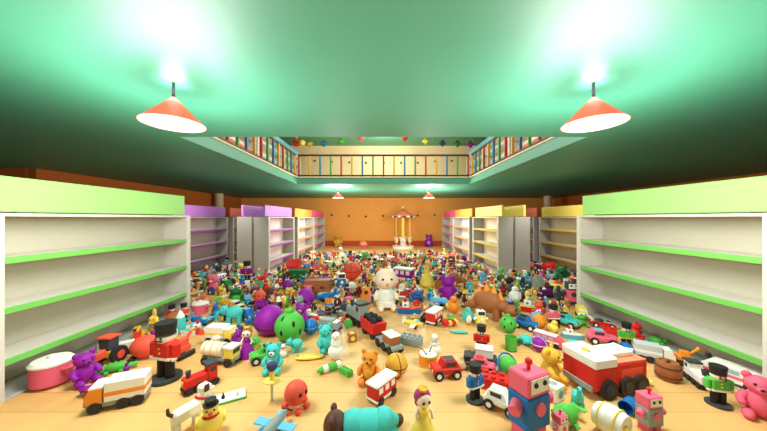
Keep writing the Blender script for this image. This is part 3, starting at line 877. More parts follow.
def k_crayon(a, b):
    return [('barrel', C((0, 0, 0.14), (0, 0.72, 0.14), 0.14, n=18, M=Matrix.Translation((0, -0.3, 0))), a, [('wrapper', C((0, -0.1, 0.14), (0, 0.25, 0.14), 0.145, n=18), b, [])]), ('tip', LT([(0.14, 0), (0.1, 0.05), (0.06, 0.2), (0, 0.2)], n=16, M=Matrix.Translation((0, -0.3, 0.14)) @ Matrix.Rotation(R(90), 4, 'X')), b, [])]


def k_sword(a, b):
    return [('blade', B((0, 0, 0.24), (0.07, 0.025, 0.48), b=0.01), 'silver', []), ('guard', E((0, 0, 0.5), (0.23, 0.16, 0.045), n=18, m=8), a, []), ('grip', C((0, 0, 0.52), (0, 0, 0.76), 0.06, n=12), a, []), ('pommel', E((0, 0, 0.87), 0.13, n=14, m=9), b, [])]


def k_drum(a, b):
    p = [('shell', C((0, 0, 0), (0, 0, 0.56), 0.5, n=26), a, [('rim', C((0, 0, 0.5), (0, 0, 0.58), 0.52, n=26), b, []), ('rim', C((0, 0, 0), (0, 0, 0.07), 0.52, n=26), b, [])]), ('skin', C((0, 0, 0.57), (0, 0, 0.6), 0.47, n=26), 'white', [])]
    return p + [('drumstick', C((s * 0.12, s * 0.15, 0.62), (s * 0.3 - 0.1, s * 0.1 - 0.1, 0.98), 0.025, n=7).ell((s * 0.12, s * 0.15, 0.63), 0.05, n=8, m=6), 'dark brown', []) for s in (-1, 1)]


def k_keg(a, b):
    return [('barrel', LT([(0, 0), (0.36, 0), (0.44, 0.25), (0.46, 0.4), (0.44, 0.55), (0.36, 0.8), (0.3, 0.8), (0.3, 0.76), (0, 0.76)], n=22), a, []), ('lid_handle', B((0, 0, 0.8), (0.24, 0.1, 0.07), b=0.02), b, [])] + [('hoop', TO((0, 0, z), 0.437, 0.025, n=22, m=6), b, []) for z in (0.18, 0.62)]


def k_ring_stacker(a, b):
    p = [('base', C((0, 0, 0), (0, 0, 0.08), 0.34, n=20), b, []), ('post', C((0, 0, 0.06), (0, 0, 0.95), 0.05, n=10), 'white', [])]
    for i, (r, c) in enumerate(((0.3, 'yellow'), (0.26, 'orange'), (0.22, 'coral'), (0.18, a))):
        p.append(('ring', TO((0, 0, 0.18 + 0.18 * i), r - 0.08, 0.095, n=18, m=8), c, []))
    return p + [('knob', E((0, 0, 0.93), 0.09, n=12, m=8), a, [])]


def k_rabbit(a, b):
    p = [('body', E((0, 0, 0.26), (0.21, 0.22, 0.26)), a, []), ('head', E((0, -0.06, 0.58), (0.18, 0.17, 0.16)), a, [('nose', E((0, -0.225, 0.57), (0.03, 0.02, 0.025), n=8, m=5), 'pink', [])]), ('tail', E((0, 0.22, 0.16), 0.07, n=8, m=6), 'white', [])]
    p += [('ear', E((s * 0.08, -0.02, 0.84), (0.05, 0.04, 0.17), n=10, m=8), a, [('inner_ear', E((s * 0.08, -0.045, 0.84), (0.028, 0.025, 0.12), n=8, m=6), b, [])]) for s in (-1, 1)] + [('paw', E((s * 0.13, -0.2, 0.07), (0.07, 0.12, 0.07), n=8, m=6), a, []) for s in (-1, 1)]
    return p + eyes(0.075, -0.21, 0.62, 0.025)


def k_cat(a, b):
    p = [('body', E((0, 0.02, 0.3), (0.23, 0.24, 0.3)), a, []), ('head', E((0, -0.06, 0.7), (0.26, 0.22, 0.2)), a, [('muzzle', E((0, -0.24, 0.65), (0.09, 0.06, 0.06), n=10, m=6), b, [])]), ('tail', T([(0.05, 0.24, 0.12), (0.28, 0.32, 0.14), (0.42, 0.2, 0.3)], [0.05, 0.05, 0.03], n=7), a, [])]
    p += [('ear', LT([(0.1, 0), (0, 0.19)], c=(s * 0.16, -0.04, 0.82), n=6), a, []) for s in (-1, 1)] + [('paw', E((s * 0.13, -0.24, 0.09), (0.09, 0.14, 0.09), n=8, m=6), a, []) for s in (-1, 1)]
    return p + eyes(0.1, -0.255, 0.74, 0.03)


def k_toy_house(a, b):
    return [('walls', B((0, 0, 0.3), (0.72, 0.6, 0.6), b=0.01), a, [('door', B((0, -0.3, 0.19), (0.18, 0.02, 0.36)), b, [])] + [('window', B((s * 0.23, -0.3, 0.38), (0.14, 0.02, 0.14)), 'light blue', []) for s in (-1, 1)]), ('roof', P([(-0.4, 0.58), (0.4, 0.58), (0, 1.0)], -0.42, 0.42), b, []), ('chimney', B((0.22, 0.12, 0.9), (0.12, 0.12, 0.26)), a, [])]


def k_mug(a, b):
    return [('cup', LT([(0, 0), (0.34, 0), (0.38, 0.9), (0.34, 0.9), (0.31, 0.1), (0, 0.1)], n=22), a, [('base_ring', C((0, 0, 0), (0, 0, 0.06), 0.36, n=22), b, [])]), ('handle', TO((0.42, 0, 0.48), 0.2, 0.05, n=16, m=7, M=RX(90, (0.42, 0, 0.48))), b, [])]


def k_spinning_top(a, b):
    return [('body', LT([(0, 0), (0.06, 0.08), (0.46, 0.4), (0.5, 0.5), (0.4, 0.6), (0.08, 0.68), (0, 0.68)], n=24), a, [('band', TO((0, 0, 0.5), 0.48, 0.04, n=24, m=6), b, [])]), ('handle', C((0, 0, 0.66), (0, 0, 0.95), 0.035, n=10).ell((0, 0, 0.95), 0.07, n=10, m=7), b, [])]


def k_xylophone(a, b):
    p = [('frame', B((-0.2, 0, 0.08), (0.06, 0.98, 0.1)).box((0.2, 0, 0.08), (0.06, 0.98, 0.1)).box((0, -0.46, 0.05), (0.4, 0.05, 0.1)).box((0, 0.46, 0.05), (0.4, 0.05, 0.1)), a, [])]
    for i, c in enumerate(('red', 'orange', 'yellow', 'green', 'teal', 'blue', 'purple')):
        p.append(('bar', B((0, -0.39 + 0.13 * i, 0.15), (0.62 - 0.04 * i, 0.1, 0.04)), c, []))
    return p + [('mallet', C((0.1, -0.3, 0.22), (-0.05, 0.3, 0.2), 0.018, n=6).ell((0.1, -0.3, 0.22), 0.05, n=8, m=6), b, [])]


def k_guitar(a, b):
    return [('body', LT([(0, 0), (0.27, 0), (0.28, 0.1), (0, 0.1)], n=22, M=Matrix.Translation((0, -0.22, 0))).lathe([(0, 0), (0.2, 0), (0.21, 0.1), (0, 0.1)], c=(0, 0.08, 0), n=22), a, [('sound_hole', C((0, -0.05, 0.1), (0, -0.05, 0.106), 0.09, n=14), 'dark brown', [])]), ('neck', B((0, 0.42, 0.11), (0.08, 0.5, 0.05)), b, []), ('headstock', B((0, 0.7, 0.11), (0.14, 0.12, 0.05)), a, [])]


def k_cube_block(a, b):
    g = G()
    for s in (-1, 1):
        g.cyl((s * 0.36, 0, 0.36), (s * 0.38, 0, 0.36), 0.2, n=14).cyl((0, s * 0.36, 0.36), (0, s * 0.38, 0.36), 0.2, n=14)
    return [('block', B((0, 0, 0.37), (0.74, 0.74, 0.74), b=0.04), a, [('disc_inlay', g.cyl((0, 0, 0.73), (0, 0, 0.75), 0.2, n=14), b, [])])]


def k_mushroom(a, b):
    return [('stem', LT([(0, 0), (0.28, 0), (0.22, 0.3), (0.2, 0.5), (0, 0.5)], n=18), b, [('door', B((0, -0.25, 0.16), (0.14, 0.05, 0.3), b=0.02), 'brown', [])]), ('cap', LT([(0, 0.44), (0.46, 0.44), (0.44, 0.6), (0.3, 0.82), (0, 0.95)], n=22), a, [('spot', E((0.1, -0.32, 0.66), (0.09, 0.07, 0.08), n=8, m=6).ell((-0.2, -0.2, 0.76), (0.08, 0.07, 0.06), n=8, m=6), 'white', [])])]


def k_spaceship(a, b):
    p = [('saucer', LT([(0, 0.12), (0.2, 0.12), (0.5, 0.24), (0.5, 0.28), (0.26, 0.4), (0, 0.42)], n=26), a, [('rim_light', TO((0, 0, 0.26), 0.49, 0.03, n=26, m=6), b, [])]), ('dome', E((0, 0, 0.4), (0.22, 0.22, 0.2), n=16, m=10), 'glass', [])]
    return p + [('foot', C((0.24 * math.cos(t), 0.24 * math.sin(t), 0), (0.18 * math.cos(t), 0.18 * math.sin(t), 0.16), 0.04, n=8), b, []) for t in (0.5, 2.6, 4.7)]


def k_caterpillar(a, b):
    p = [('segment', E((0.06 * math.sin(i * 1.4), 0.1 + 0.2 * i, 0.16), (0.16, 0.14, 0.16), n=12, m=8), a if i % 2 else b, []) for i in range(3)]
    p += [('head', E((0, -0.18, 0.24), (0.19, 0.19, 0.2)), a, [('antenna', C((s * 0.06, -0.18, 0.4), (s * 0.1, -0.2, 0.54), 0.015, n=6).ell((s * 0.1, -0.2, 0.55), 0.035, n=8, m=6), b, []) for s in (-1, 1)])]
    return p + eyes(0.08, -0.345, 0.28, 0.035)


def k_megaphone(a, b):
    return [('horn', LT([(0.3, 0), (0.34, 0.02), (0.1, 0.5), (0.08, 0.62), (0, 0.62)], n=20), a, [('rim', TO((0, 0, 0.02), 0.32, 0.03, n=20, m=6), b, [])]), ('mouthpiece', C((0, 0, 0.6), (0, 0, 0.7), 0.1, n=14), b, []), ('handle', TO((0.2, 0, 0.42), 0.1, 0.03, n=14, m=6, M=RX(90, (0.2, 0, 0.42))), b, [])]


def k_bottle(a, b):
    return [('bottle', LT([(0, 0), (0.24, 0), (0.26, 0.05), (0.26, 0.5), (0.1, 0.7), (0.1, 0.84), (0, 0.84)], n=18), a, [('wrapper_band', LT([(0.265, 0.16), (0.265, 0.4)], n=18), b, [])]), ('cap', C((0, 0, 0.84), (0, 0, 0.98), 0.12, n=14), b, [])]


def k_teddy_suit(a, b):
    """plush bear in a romper, lying face down along y, head at -y"""
    p = [('body', E((0, 0.1, 0.22), (0.27, 0.4, 0.22), n=20, m=12).ell((0, -0.16, 0.25), (0.25, 0.22, 0.21), n=18, m=11).ell((0, 0.36, 0.25), (0.26, 0.2, 0.22), n=18, m=11), a, [])]
    p += [('head', E((0, -0.48, 0.24), (0.23, 0.2, 0.22), n=18, m=12), b, []), ('ear', E((-0.18, -0.52, 0.4), (0.085, 0.06, 0.085), n=12, m=8), b, []), ('ear', E((0.18, -0.52, 0.4), (0.085, 0.06, 0.085), n=12, m=8), b, [])]
    p += [('arm', T([(s * 0.22, -0.2, 0.2), (s * 0.38, -0.3, 0.1), (s * 0.4, -0.42, 0.08)], [0.1, 0.09, 0.08]), a, []) for s in (-1, 1)]
    return p + [('leg', T([(s * 0.15, 0.42, 0.18), (s * 0.24, 0.58, 0.1)], [0.14, 0.11]), a, [('foot', E((s * 0.25, 0.66, 0.09), (0.1, 0.08, 0.09), n=12, m=8), b, [])]) for s in (-1, 1)]


def k_fire_engine(a, b):
    p = [('body', B((0, 0.2, 0.32), (0.56, 0.62, 0.36), b=0.02), a, [('deck', B((0, 0.2, 0.505), (0.54, 0.6, 0.02)), 'salmon', []), ('locker', B((0.282, 0.2, 0.33), (0.01, 0.4, 0.16)), 'coral', []), ('locker', B((-0.282, 0.2, 0.33), (0.01, 0.4, 0.16)), 'coral', [])])]
    p += [('cab', B((0, -0.29, 0.3), (0.58, 0.4, 0.34), b=0.02), a, [('bumper', B((0, -0.5, 0.15), (0.5, 0.04, 0.08)), 'grey', [])]), ('cab_top', B((0, -0.29, 0.535), (0.6, 0.42, 0.15), b=0.02), b, [('beacon', E((0, -0.34, 0.61), (0.08, 0.05, 0.035), n=12, m=6), 'golden', [])])]
    p += [('roof_box', B((0, 0.2, 0.555), (0.3, 0.44, 0.08), b=0.015), b, [])]
    return p + wheels(0.27, (-0.26, 0.1, 0.34), 0.15, 0.1, 'charcoal')


def k_flat_board(a, b):
    return [('board', B((0, 0, 0.03), (0.62, 0.98, 0.06), b=0.01), a, [('cover', B((0, 0, 0.065), (0.56, 0.92, 0.02), b=0.008), b, [])]), ('skittle', LT([(0, 0.07), (0.05, 0.07), (0.06, 0.14), (0.025, 0.2), (0.035, 0.24), (0, 0.27)], c=(0.06, -0.24, 0), n=10), 'black', []), ('skittle', LT([(0, 0.07), (0.05, 0.07), (0.06, 0.14), (0.025, 0.2), (0.035, 0.24), (0, 0.27)], c=(0.1, 0.2, 0), n=10), 'white', [])]


def k_box_crate(a, b):
    return [('crate', B((0, 0, 0.3), (1.0, 0.7, 0.6), b=0.015), a, [('slot', B((s * 0.2, -0.352, 0.34), (0.18, 0.01, 0.1)), b, []) for s in (-1, 1)]), ('rim', B((0, -0.33, 0.61), (1.04, 0.06, 0.05)).box((0, 0.33, 0.61), (1.04, 0.06, 0.05)).box((-0.5, 0, 0.61), (0.05, 0.7, 0.05)).box((0.5, 0, 0.61), (0.05, 0.7, 0.05)), a, [])]


def k_surfboard(a, b):
    return [('board', E((0, 0, 0.07), (0.17, 0.5, 0.07), n=20, m=8), a, [('stripe', B((0, 0, 0.138), (0.03, 0.5, 0.008)), b, [])]), ('fin', P([(0.3, 0.1), (0.44, 0.08), (0.42, 0.2)], -0.015, 0.015), b, [])]


def k_coal_wagon(a, b):
    p = [('tub', P([(-0.42, 0.2), (0.42, 0.2), (0.5, 0.56), (-0.5, 0.56)], -0.27, 0.27), a, []), ('chassis', B((0, 0, 0.15), (0.4, 0.9, 0.1)), 'charcoal', [])]
    for x, y, r in ((-0.13, -0.28, 0.13), (0.13, -0.22, 0.12), (-0.12, 0.02, 0.12), (0.13, 0.08, 0.13), (-0.1, 0.3, 0.12), (0.12, 0.34, 0.11)):
        p.append(('coal', E((x, y, 0.6), r, n=10, m=7), b, []))
    return p + wheels(0.2, (-0.28, 0.28), 0.13, 0.08, None)


def k_flat_wagon(a, b):
    p = [('flatbed', B((0, 0, 0.2), (0.42, 0.98, 0.12), b=0.02), a, []), ('load', B((0, -0.12, 0.38), (0.36, 0.5, 0.26), b=0.03), b, [('cover', B((0, -0.12, 0.515), (0.38, 0.52, 0.03)), 'white', [])])]
    return p + wheels(0.19, (-0.34, 0, 0.34), 0.13, 0.08, None)


def k_hat(a, b):
    return [('crown', LT([(0, 0), (0.3, 0), (0.27, 0.42), (0.1, 0.5), (0, 0.46)], n=20), a, [('ribbon', LT([(0.305, 0.05), (0.297, 0.15)], n=20), b, [])]), ('brim', LT([(0, 0.0), (0.55, 0.0), (0.56, 0.04), (0, 0.04)], n=24), a, [])]


def k_carousel(a, b):
    p = [('platform', LT([(0, 0.03), (0.25, 0.0), (0.25, 0.03), (0.25, 0.06), (0, 0.06)], n=28), 'white', [('skirt', LT([(0, 0), (0.24, 0), (0.24, 0.035), (0, 0.035)], n=28), 'coral', [])]), ('column', C((0, 0, 0.05), (0, 0, 0.78), 0.036, n=16), 'yellow', [('column_base', LT([(0.07, 0.06), (0.06, 0.2), (0.036, 0.24)], n=14), 'white', [])])]
    p += [('canopy', LT([(0, 0.74), (0.265, 0.74), (0.265, 0.76), (0.12, 0.85), (0, 0.93)], n=28), a, [('fringe', E((0.262 * math.cos(t), 0.262 * math.sin(t), 0.735), (0.03, 0.03, 0.022), n=8, m=5), 'white' if i % 2 else b, []) for i, t in enumerate([2 * math.pi * k / 16 for k in range(16)])]), ('finial', LT([(0.0, 0.91), (0.03, 0.93), (0.04, 0.96), (0, 1.0)], n=12), 'yellow', [])]
    for k in range(6):
        t = 2 * math.pi * k / 6 + 0.5
        x, y = 0.18 * math.cos(t), 0.18 * math.sin(t)
        M = Matrix.Translation((x, y, 0.2)) @ Matrix.Rotation(t, 4, 'Z')
        p.append(('pole', C((x, y, 0.05), (x, y, 0.75), 0.006, n=6), 'yellow', []))
        p.append(('horse', E((0, 0, 0), (0.026, 0.055, 0.028), n=10, m=7, M=M).tube([(0, -0.04, 0.01), (0, -0.065, 0.05), (0, -0.09, 0.045)], [0.02, 0.017, 0.014], n=7, M=M)
                  .tube([(0.012, -0.03, 0), (0.012, -0.045, -0.06)], 0.008, n=5, M=M).tube([(-0.012, -0.03, 0), (-0.012, -0.02, -0.06)], 0.008, n=5, M=M).tube([(0.012, 0.03, 0), (0.012, 0.045, -0.06)], 0.008, n=5, M=M).tube([(-0.012, 0.03, 0), (-0.012, 0.03, -0.06)], 0.008, n=5, M=M), 'white', []))
    return p


# name, builder, everyday category, plural for the group, size range in metres, second colours
KINDS = {
    'soldier': ('toy_soldier', k_soldier, 'toy soldier', 'toy soldiers', (.30, .42), ['white']),
    'bear': ('teddy_bear', k_bear, 'teddy bear', 'teddy bears', (.26, .38), ['white', 'tan']),
    'octopus': ('toy_octopus', k_octopus, 'toy octopus', 'toy octopuses', (.18, .26), None),
    'crab': ('toy_crab', k_crab, 'toy crab', 'toy crabs', (.18, .26), ['black', None]),
    'locomotive': ('toy_locomotive', k_locomotive, 'toy train', 'toy locomotives', (.32, .42), ['black', 'grey']),
    'wagon': ('toy_train_carriage', k_wagon, 'toy train', 'toy train carriages', (.3, .4), ['white']),
    'tanker': ('toy_tanker', k_tanker, 'toy truck', 'toy tankers', (.34, .44), ['yellow', 'coral']),
    'jeep': ('toy_jeep', k_jeep, 'toy car', 'toy jeeps', (.28, .38), ['charcoal', 'white']),
    'racing car': ('toy_racing_car', k_racing_car, 'toy car', 'toy racing cars', (.28, .36), ['white', 'yellow']),
    'lorry': ('toy_lorry', k_lorry, 'toy truck', 'toy lorries', (.34, .44), ['white', 'grey']),
    'bus': ('toy_bus', k_bus, 'toy bus', 'toy buses', (.36, .46), ['pink', 'yellow']),
    'tractor': ('toy_tractor', k_tractor, 'toy tractor', 'toy tractors', (.26, .34), ['grey', 'yellow']),
    'excavator': ('toy_excavator', k_excavator, 'toy digger', 'toy excavators', (.26, .34), ['grey', 'yellow']),
    'cooking pot': ('toy_cooking_pot', k_pot, 'toy pot', 'toy cooking pots', (.2, .26), ['white', 'grey']),
    'doll': ('princess_doll', k_doll, 'doll', 'princess dolls', (.26, .38), ['brown', 'orange', 'yellow']),
    'chick': ('toy_chick', k_chick, 'toy bird', 'toy chicks', (.2, .3), [None, 'white']),
    'stegosaurus': ('toy_stegosaurus', k_stegosaurus, 'toy dinosaur', 'toy stegosauruses', (.26, .36), ['orange', 'yellow', 'purple']),
    'long necked dinosaur': ('toy_dinosaur', k_long_neck_dinosaur, 'toy dinosaur', 'toy long necked dinosaurs', (.26, .36), ['yellow', 'white']),
    'giraffe': ('toy_giraffe', k_giraffe, 'toy giraffe', 'toy giraffes', (.32, .45), ['brown', 'orange']),
    'robot': ('toy_robot', k_robot, 'toy robot', 'toy robots', (.28, .4), ['grey', 'blue', 'teal']),
    'building brick': ('toy_brick', k_brick, 'toy brick', 'toy building bricks', (.2, .3), [None]),
    'ball': ('toy_ball', k_ball, 'toy ball', 'toy balls', (.14, .22), ['white', 'black']),
    'plane': ('toy_plane', k_plane, 'toy plane', 'toy planes', (.3, .4), ['white', 'yellow', None]),
    'helicopter': ('toy_helicopter', k_helicopter, 'toy helicopter', 'toy helicopters', (.3, .4), ['charcoal', 'yellow']),
    'dog': ('toy_dog', k_dog, 'toy dog', 'toy dogs', (.24, .34), ['brown', None]),
    'elephant': ('toy_elephant', k_elephant, 'toy elephant', 'toy elephants', (.24, .32), ['pink', None]),
    'boat': ('toy_boat', k_boat, 'toy boat', 'toy boats', (.32, .42), ['white', 'red', 'yellow']),
    'snowman': ('toy_snowman', k_snowman, 'toy snowman', 'toy snowmen', (.24, .32), ['red', 'teal']),
    'penguin': ('toy_penguin', k_penguin, 'toy penguin', 'toy penguins', (.22, .3), ['orange']),
    'rocket': ('toy_rocket', k_rocket, 'toy rocket', 'toy rockets', (.26, .36), ['white', 'red']),
    'whale': ('toy_whale', k_whale, 'toy whale', 'toy whales', (.28, .38), ['white']),
    'fish': ('toy_fish', k_fish, 'toy fish', 'toy fish', (.22, .3), ['orange', 'yellow', 'white']),
    'turtle': ('toy_turtle', k_turtle, 'toy turtle', 'toy turtles', (.26, .34), ['green', 'tan']),
    'frog': ('toy_frog', k_frog, 'toy frog', 'toy frogs', (.2, .28), ['white', 'yellow']),
    'crocodile': ('toy_crocodile', k_crocodile, 'toy crocodile', 'toy crocodiles', (.3, .4), ['yellow', 'white']),
    'crayon': ('toy_crayon', k_crayon, 'toy crayon', 'giant toy crayons', (.28, .36), ['white', 'green', 'teal']),
    'drum': ('toy_drum', k_drum, 'toy drum', 'toy drums', (.18, .26), ['golden', 'white']),
    'keg': ('toy_barrel', k_keg, 'toy barrel', 'toy barrels', (.2, .28), ['dark brown']),
    'ring stacker': ('ring_stacker', k_ring_stacker, 'ring stacker', 'ring stackers', (.24, .34), ['blue', 'green']),
    'rabbit': ('toy_rabbit', k_rabbit, 'toy rabbit', 'toy rabbits', (.24, .34), ['pink', 'white']),
    'cat': ('toy_cat', k_cat, 'toy cat', 'toy cats', (.24, .34), ['white']),
    'house': ('toy_house', k_toy_house, 'toy house', 'toy houses', (.2, .28), ['red', 'brown', 'blue']),
    'mug': ('toy_mug', k_mug, 'toy mug', 'toy mugs', (.18, .26), [None, 'white']),
    'spinning top': ('spinning_top', k_spinning_top, 'spinning top', 'spinning tops', (.18, .24), ['yellow', 'white']),
    'xylophone': ('toy_xylophone', k_xylophone, 'toy xylophone', 'toy xylophones', (.28, .36), ['red']),
    'guitar': ('toy_guitar', k_guitar, 'toy guitar', 'toy guitars', (.28, .36), ['dark brown']),
    'cube': ('toy_block', k_cube_block, 'toy block', 'toy cube blocks', (.16, .24), ['white', 'yellow']),
    'mushroom': ('toy_mushroom_house', k_mushroom, 'toy house', 'toy mushroom houses', (.24, .32), ['white']),
    'flying saucer': ('toy_flying_saucer', k_spaceship, 'toy spaceship', 'toy flying saucers', (.24, .32), ['yellow', 'green']),
    'caterpillar': ('toy_caterpillar', k_caterpillar, 'toy caterpillar', 'toy caterpillars', (.24, .34), ['yellow', 'green']),
    'megaphone': ('toy_megaphone', k_megaphone, 'toy megaphone', 'toy megaphones', (.22, .3), ['white']),
    'bottle': ('toy_bottle', k_bottle, 'toy bottle', 'toy bottles', (.2, .28), ['white', 'red']),
    'baby doll': ('baby_doll', k_baby, 'doll', 'baby dolls', (.3, .4), ['white']),
    # only placed by hand
    'hatted chick': ('toy_chick', k_hatted_chick, 'toy bird', 'toy chicks', None, None),
    'egg': ('toy_egg', k_egg, 'toy egg', 'toy eggs', None, None),
    'spotted ball': ('toy_ball', k_spotted_ball, 'toy ball', 'toy balls', None, None),
    'planet': ('toy_planet', k_planet, 'toy planet', 'toy planets', None, None),
    'sword': ('toy_sword', k_sword, 'toy sword', 'toy swords', None, None),
    'plush': ('teddy_bear', k_teddy_suit, 'teddy bear', 'teddy bears', None, None),
    'fire engine': ('toy_fire_engine', k_fire_engine, 'toy fire engine', 'toy fire engines', None, None),
    'game board': ('toy_game_board', k_flat_board, 'toy board', 'toy game boards', None, None),
    'crate': ('toy_crate', k_box_crate, 'toy box', 'toy crates', None, None),
    'surfboard': ('toy_surfboard', k_surfboard, 'toy surfboard', 'toy surfboards', None, None),
    'coal wagon': ('toy_coal_wagon', k_coal_wagon, 'toy train', 'toy train carriages', None, None),
    'flat wagon': ('toy_flat_wagon', k_flat_wagon, 'toy train', 'toy train carriages', None, None),
    'hat': ('toy_hat', k_hat, 'toy hat', 'toy hats', None, None),
    'carousel': ('toy_carousel', k_carousel, 'carousel', 'carousels', None, None),
}
_cache = {}


def build(kind, a, b):
    k = (kind, a, b)
    if k not in _cache:
        parts = KINDS[kind][1](a, b)
        pts = []
        for p in parts:
            pts += p[1].v
            for q in p[3]:
                pts += q[1].v
        _cache[k] = dict(parts=parts, pts=[Vector(p) for p in pts], mesh={}, one=None)
    return _cache[k]


def joined(kind, a, b):
    d = build(kind, a, b)
    if d['one'] is None:
        g, idx, cols = G(), [], []
        for n, pg, c, subs in d['parts']:
            for gg, cc in [(pg, c)] + [(q[1], q[2]) for q in subs]:
                if cc not in cols:
                    cols.append(cc)
                idx += [cols.index(cc)] * len(gg.f)
                g.join(gg)
        d['one'] = mesh_of(KINDS[kind][0], g, [mat(c) for c in cols], idx)
    return d['one']


TOYS = []


def toy(kind, a, b, x, y, size, rot=0.0, tilt=None, label=None, detailed=True, z=0.0, manual=True, px=None):
    """a toy standing on the floor at (x, y); tilt = (axis, degrees) lays it over first"""
    name, fn, cat, plural, _, _ = KINDS[kind]
    d = build(kind, a, b)
    q = Matrix.Rotation(R(rot), 4, 'Z')
    if tilt:
        q = q @ Matrix.Rotation(R(tilt[1]), 4, tilt[0])
    w = [q @ p for p in d['pts']]
    zm = min(p.z for p in w)
    rad = max(math.hypot(p.x, p.y) for p in w) * size
    ht = (max(p.z for p in w) - zm) * size
    if detailed:
        o = obj(name, None)
    else:
        o = obj(name, joined(kind, a, b))
    o.rotation_euler = q.to_euler()
    o.scale = (size,) * 3
    o.location = (x, y, z - zm * size + 0.0008)
    if detailed:
        for i, (n, g, c, subs) in enumerate(d['parts']):
            if i not in d['mesh']:
                d['mesh'][i] = mesh_of(n, g, [mat(c)])
            p = obj(n, d['mesh'][i], o)
            for j, (sn, sg, sc, _s) in enumerate(subs):
                if (i, j) not in d['mesh']:
                    d['mesh'][i, j] = mesh_of(sn, sg, [mat(sc)])
                obj(sn, d['mesh'][i, j], p)
    o['category'] = cat
    o['group'] = plural + ' strewn over the shop floor'
    if label:
        o['label'] = label
    # footprint: convex-ish sample for the spacing test
    TOYS.append(dict(o=o, kind=kind, a=a, b=b, x=x, y=y, r=rad, h=ht, label=label, manual=manual, tilt=tilt,
                     foot=[(p.x * size + x, p.y * size + y) for p in w]))
    return o

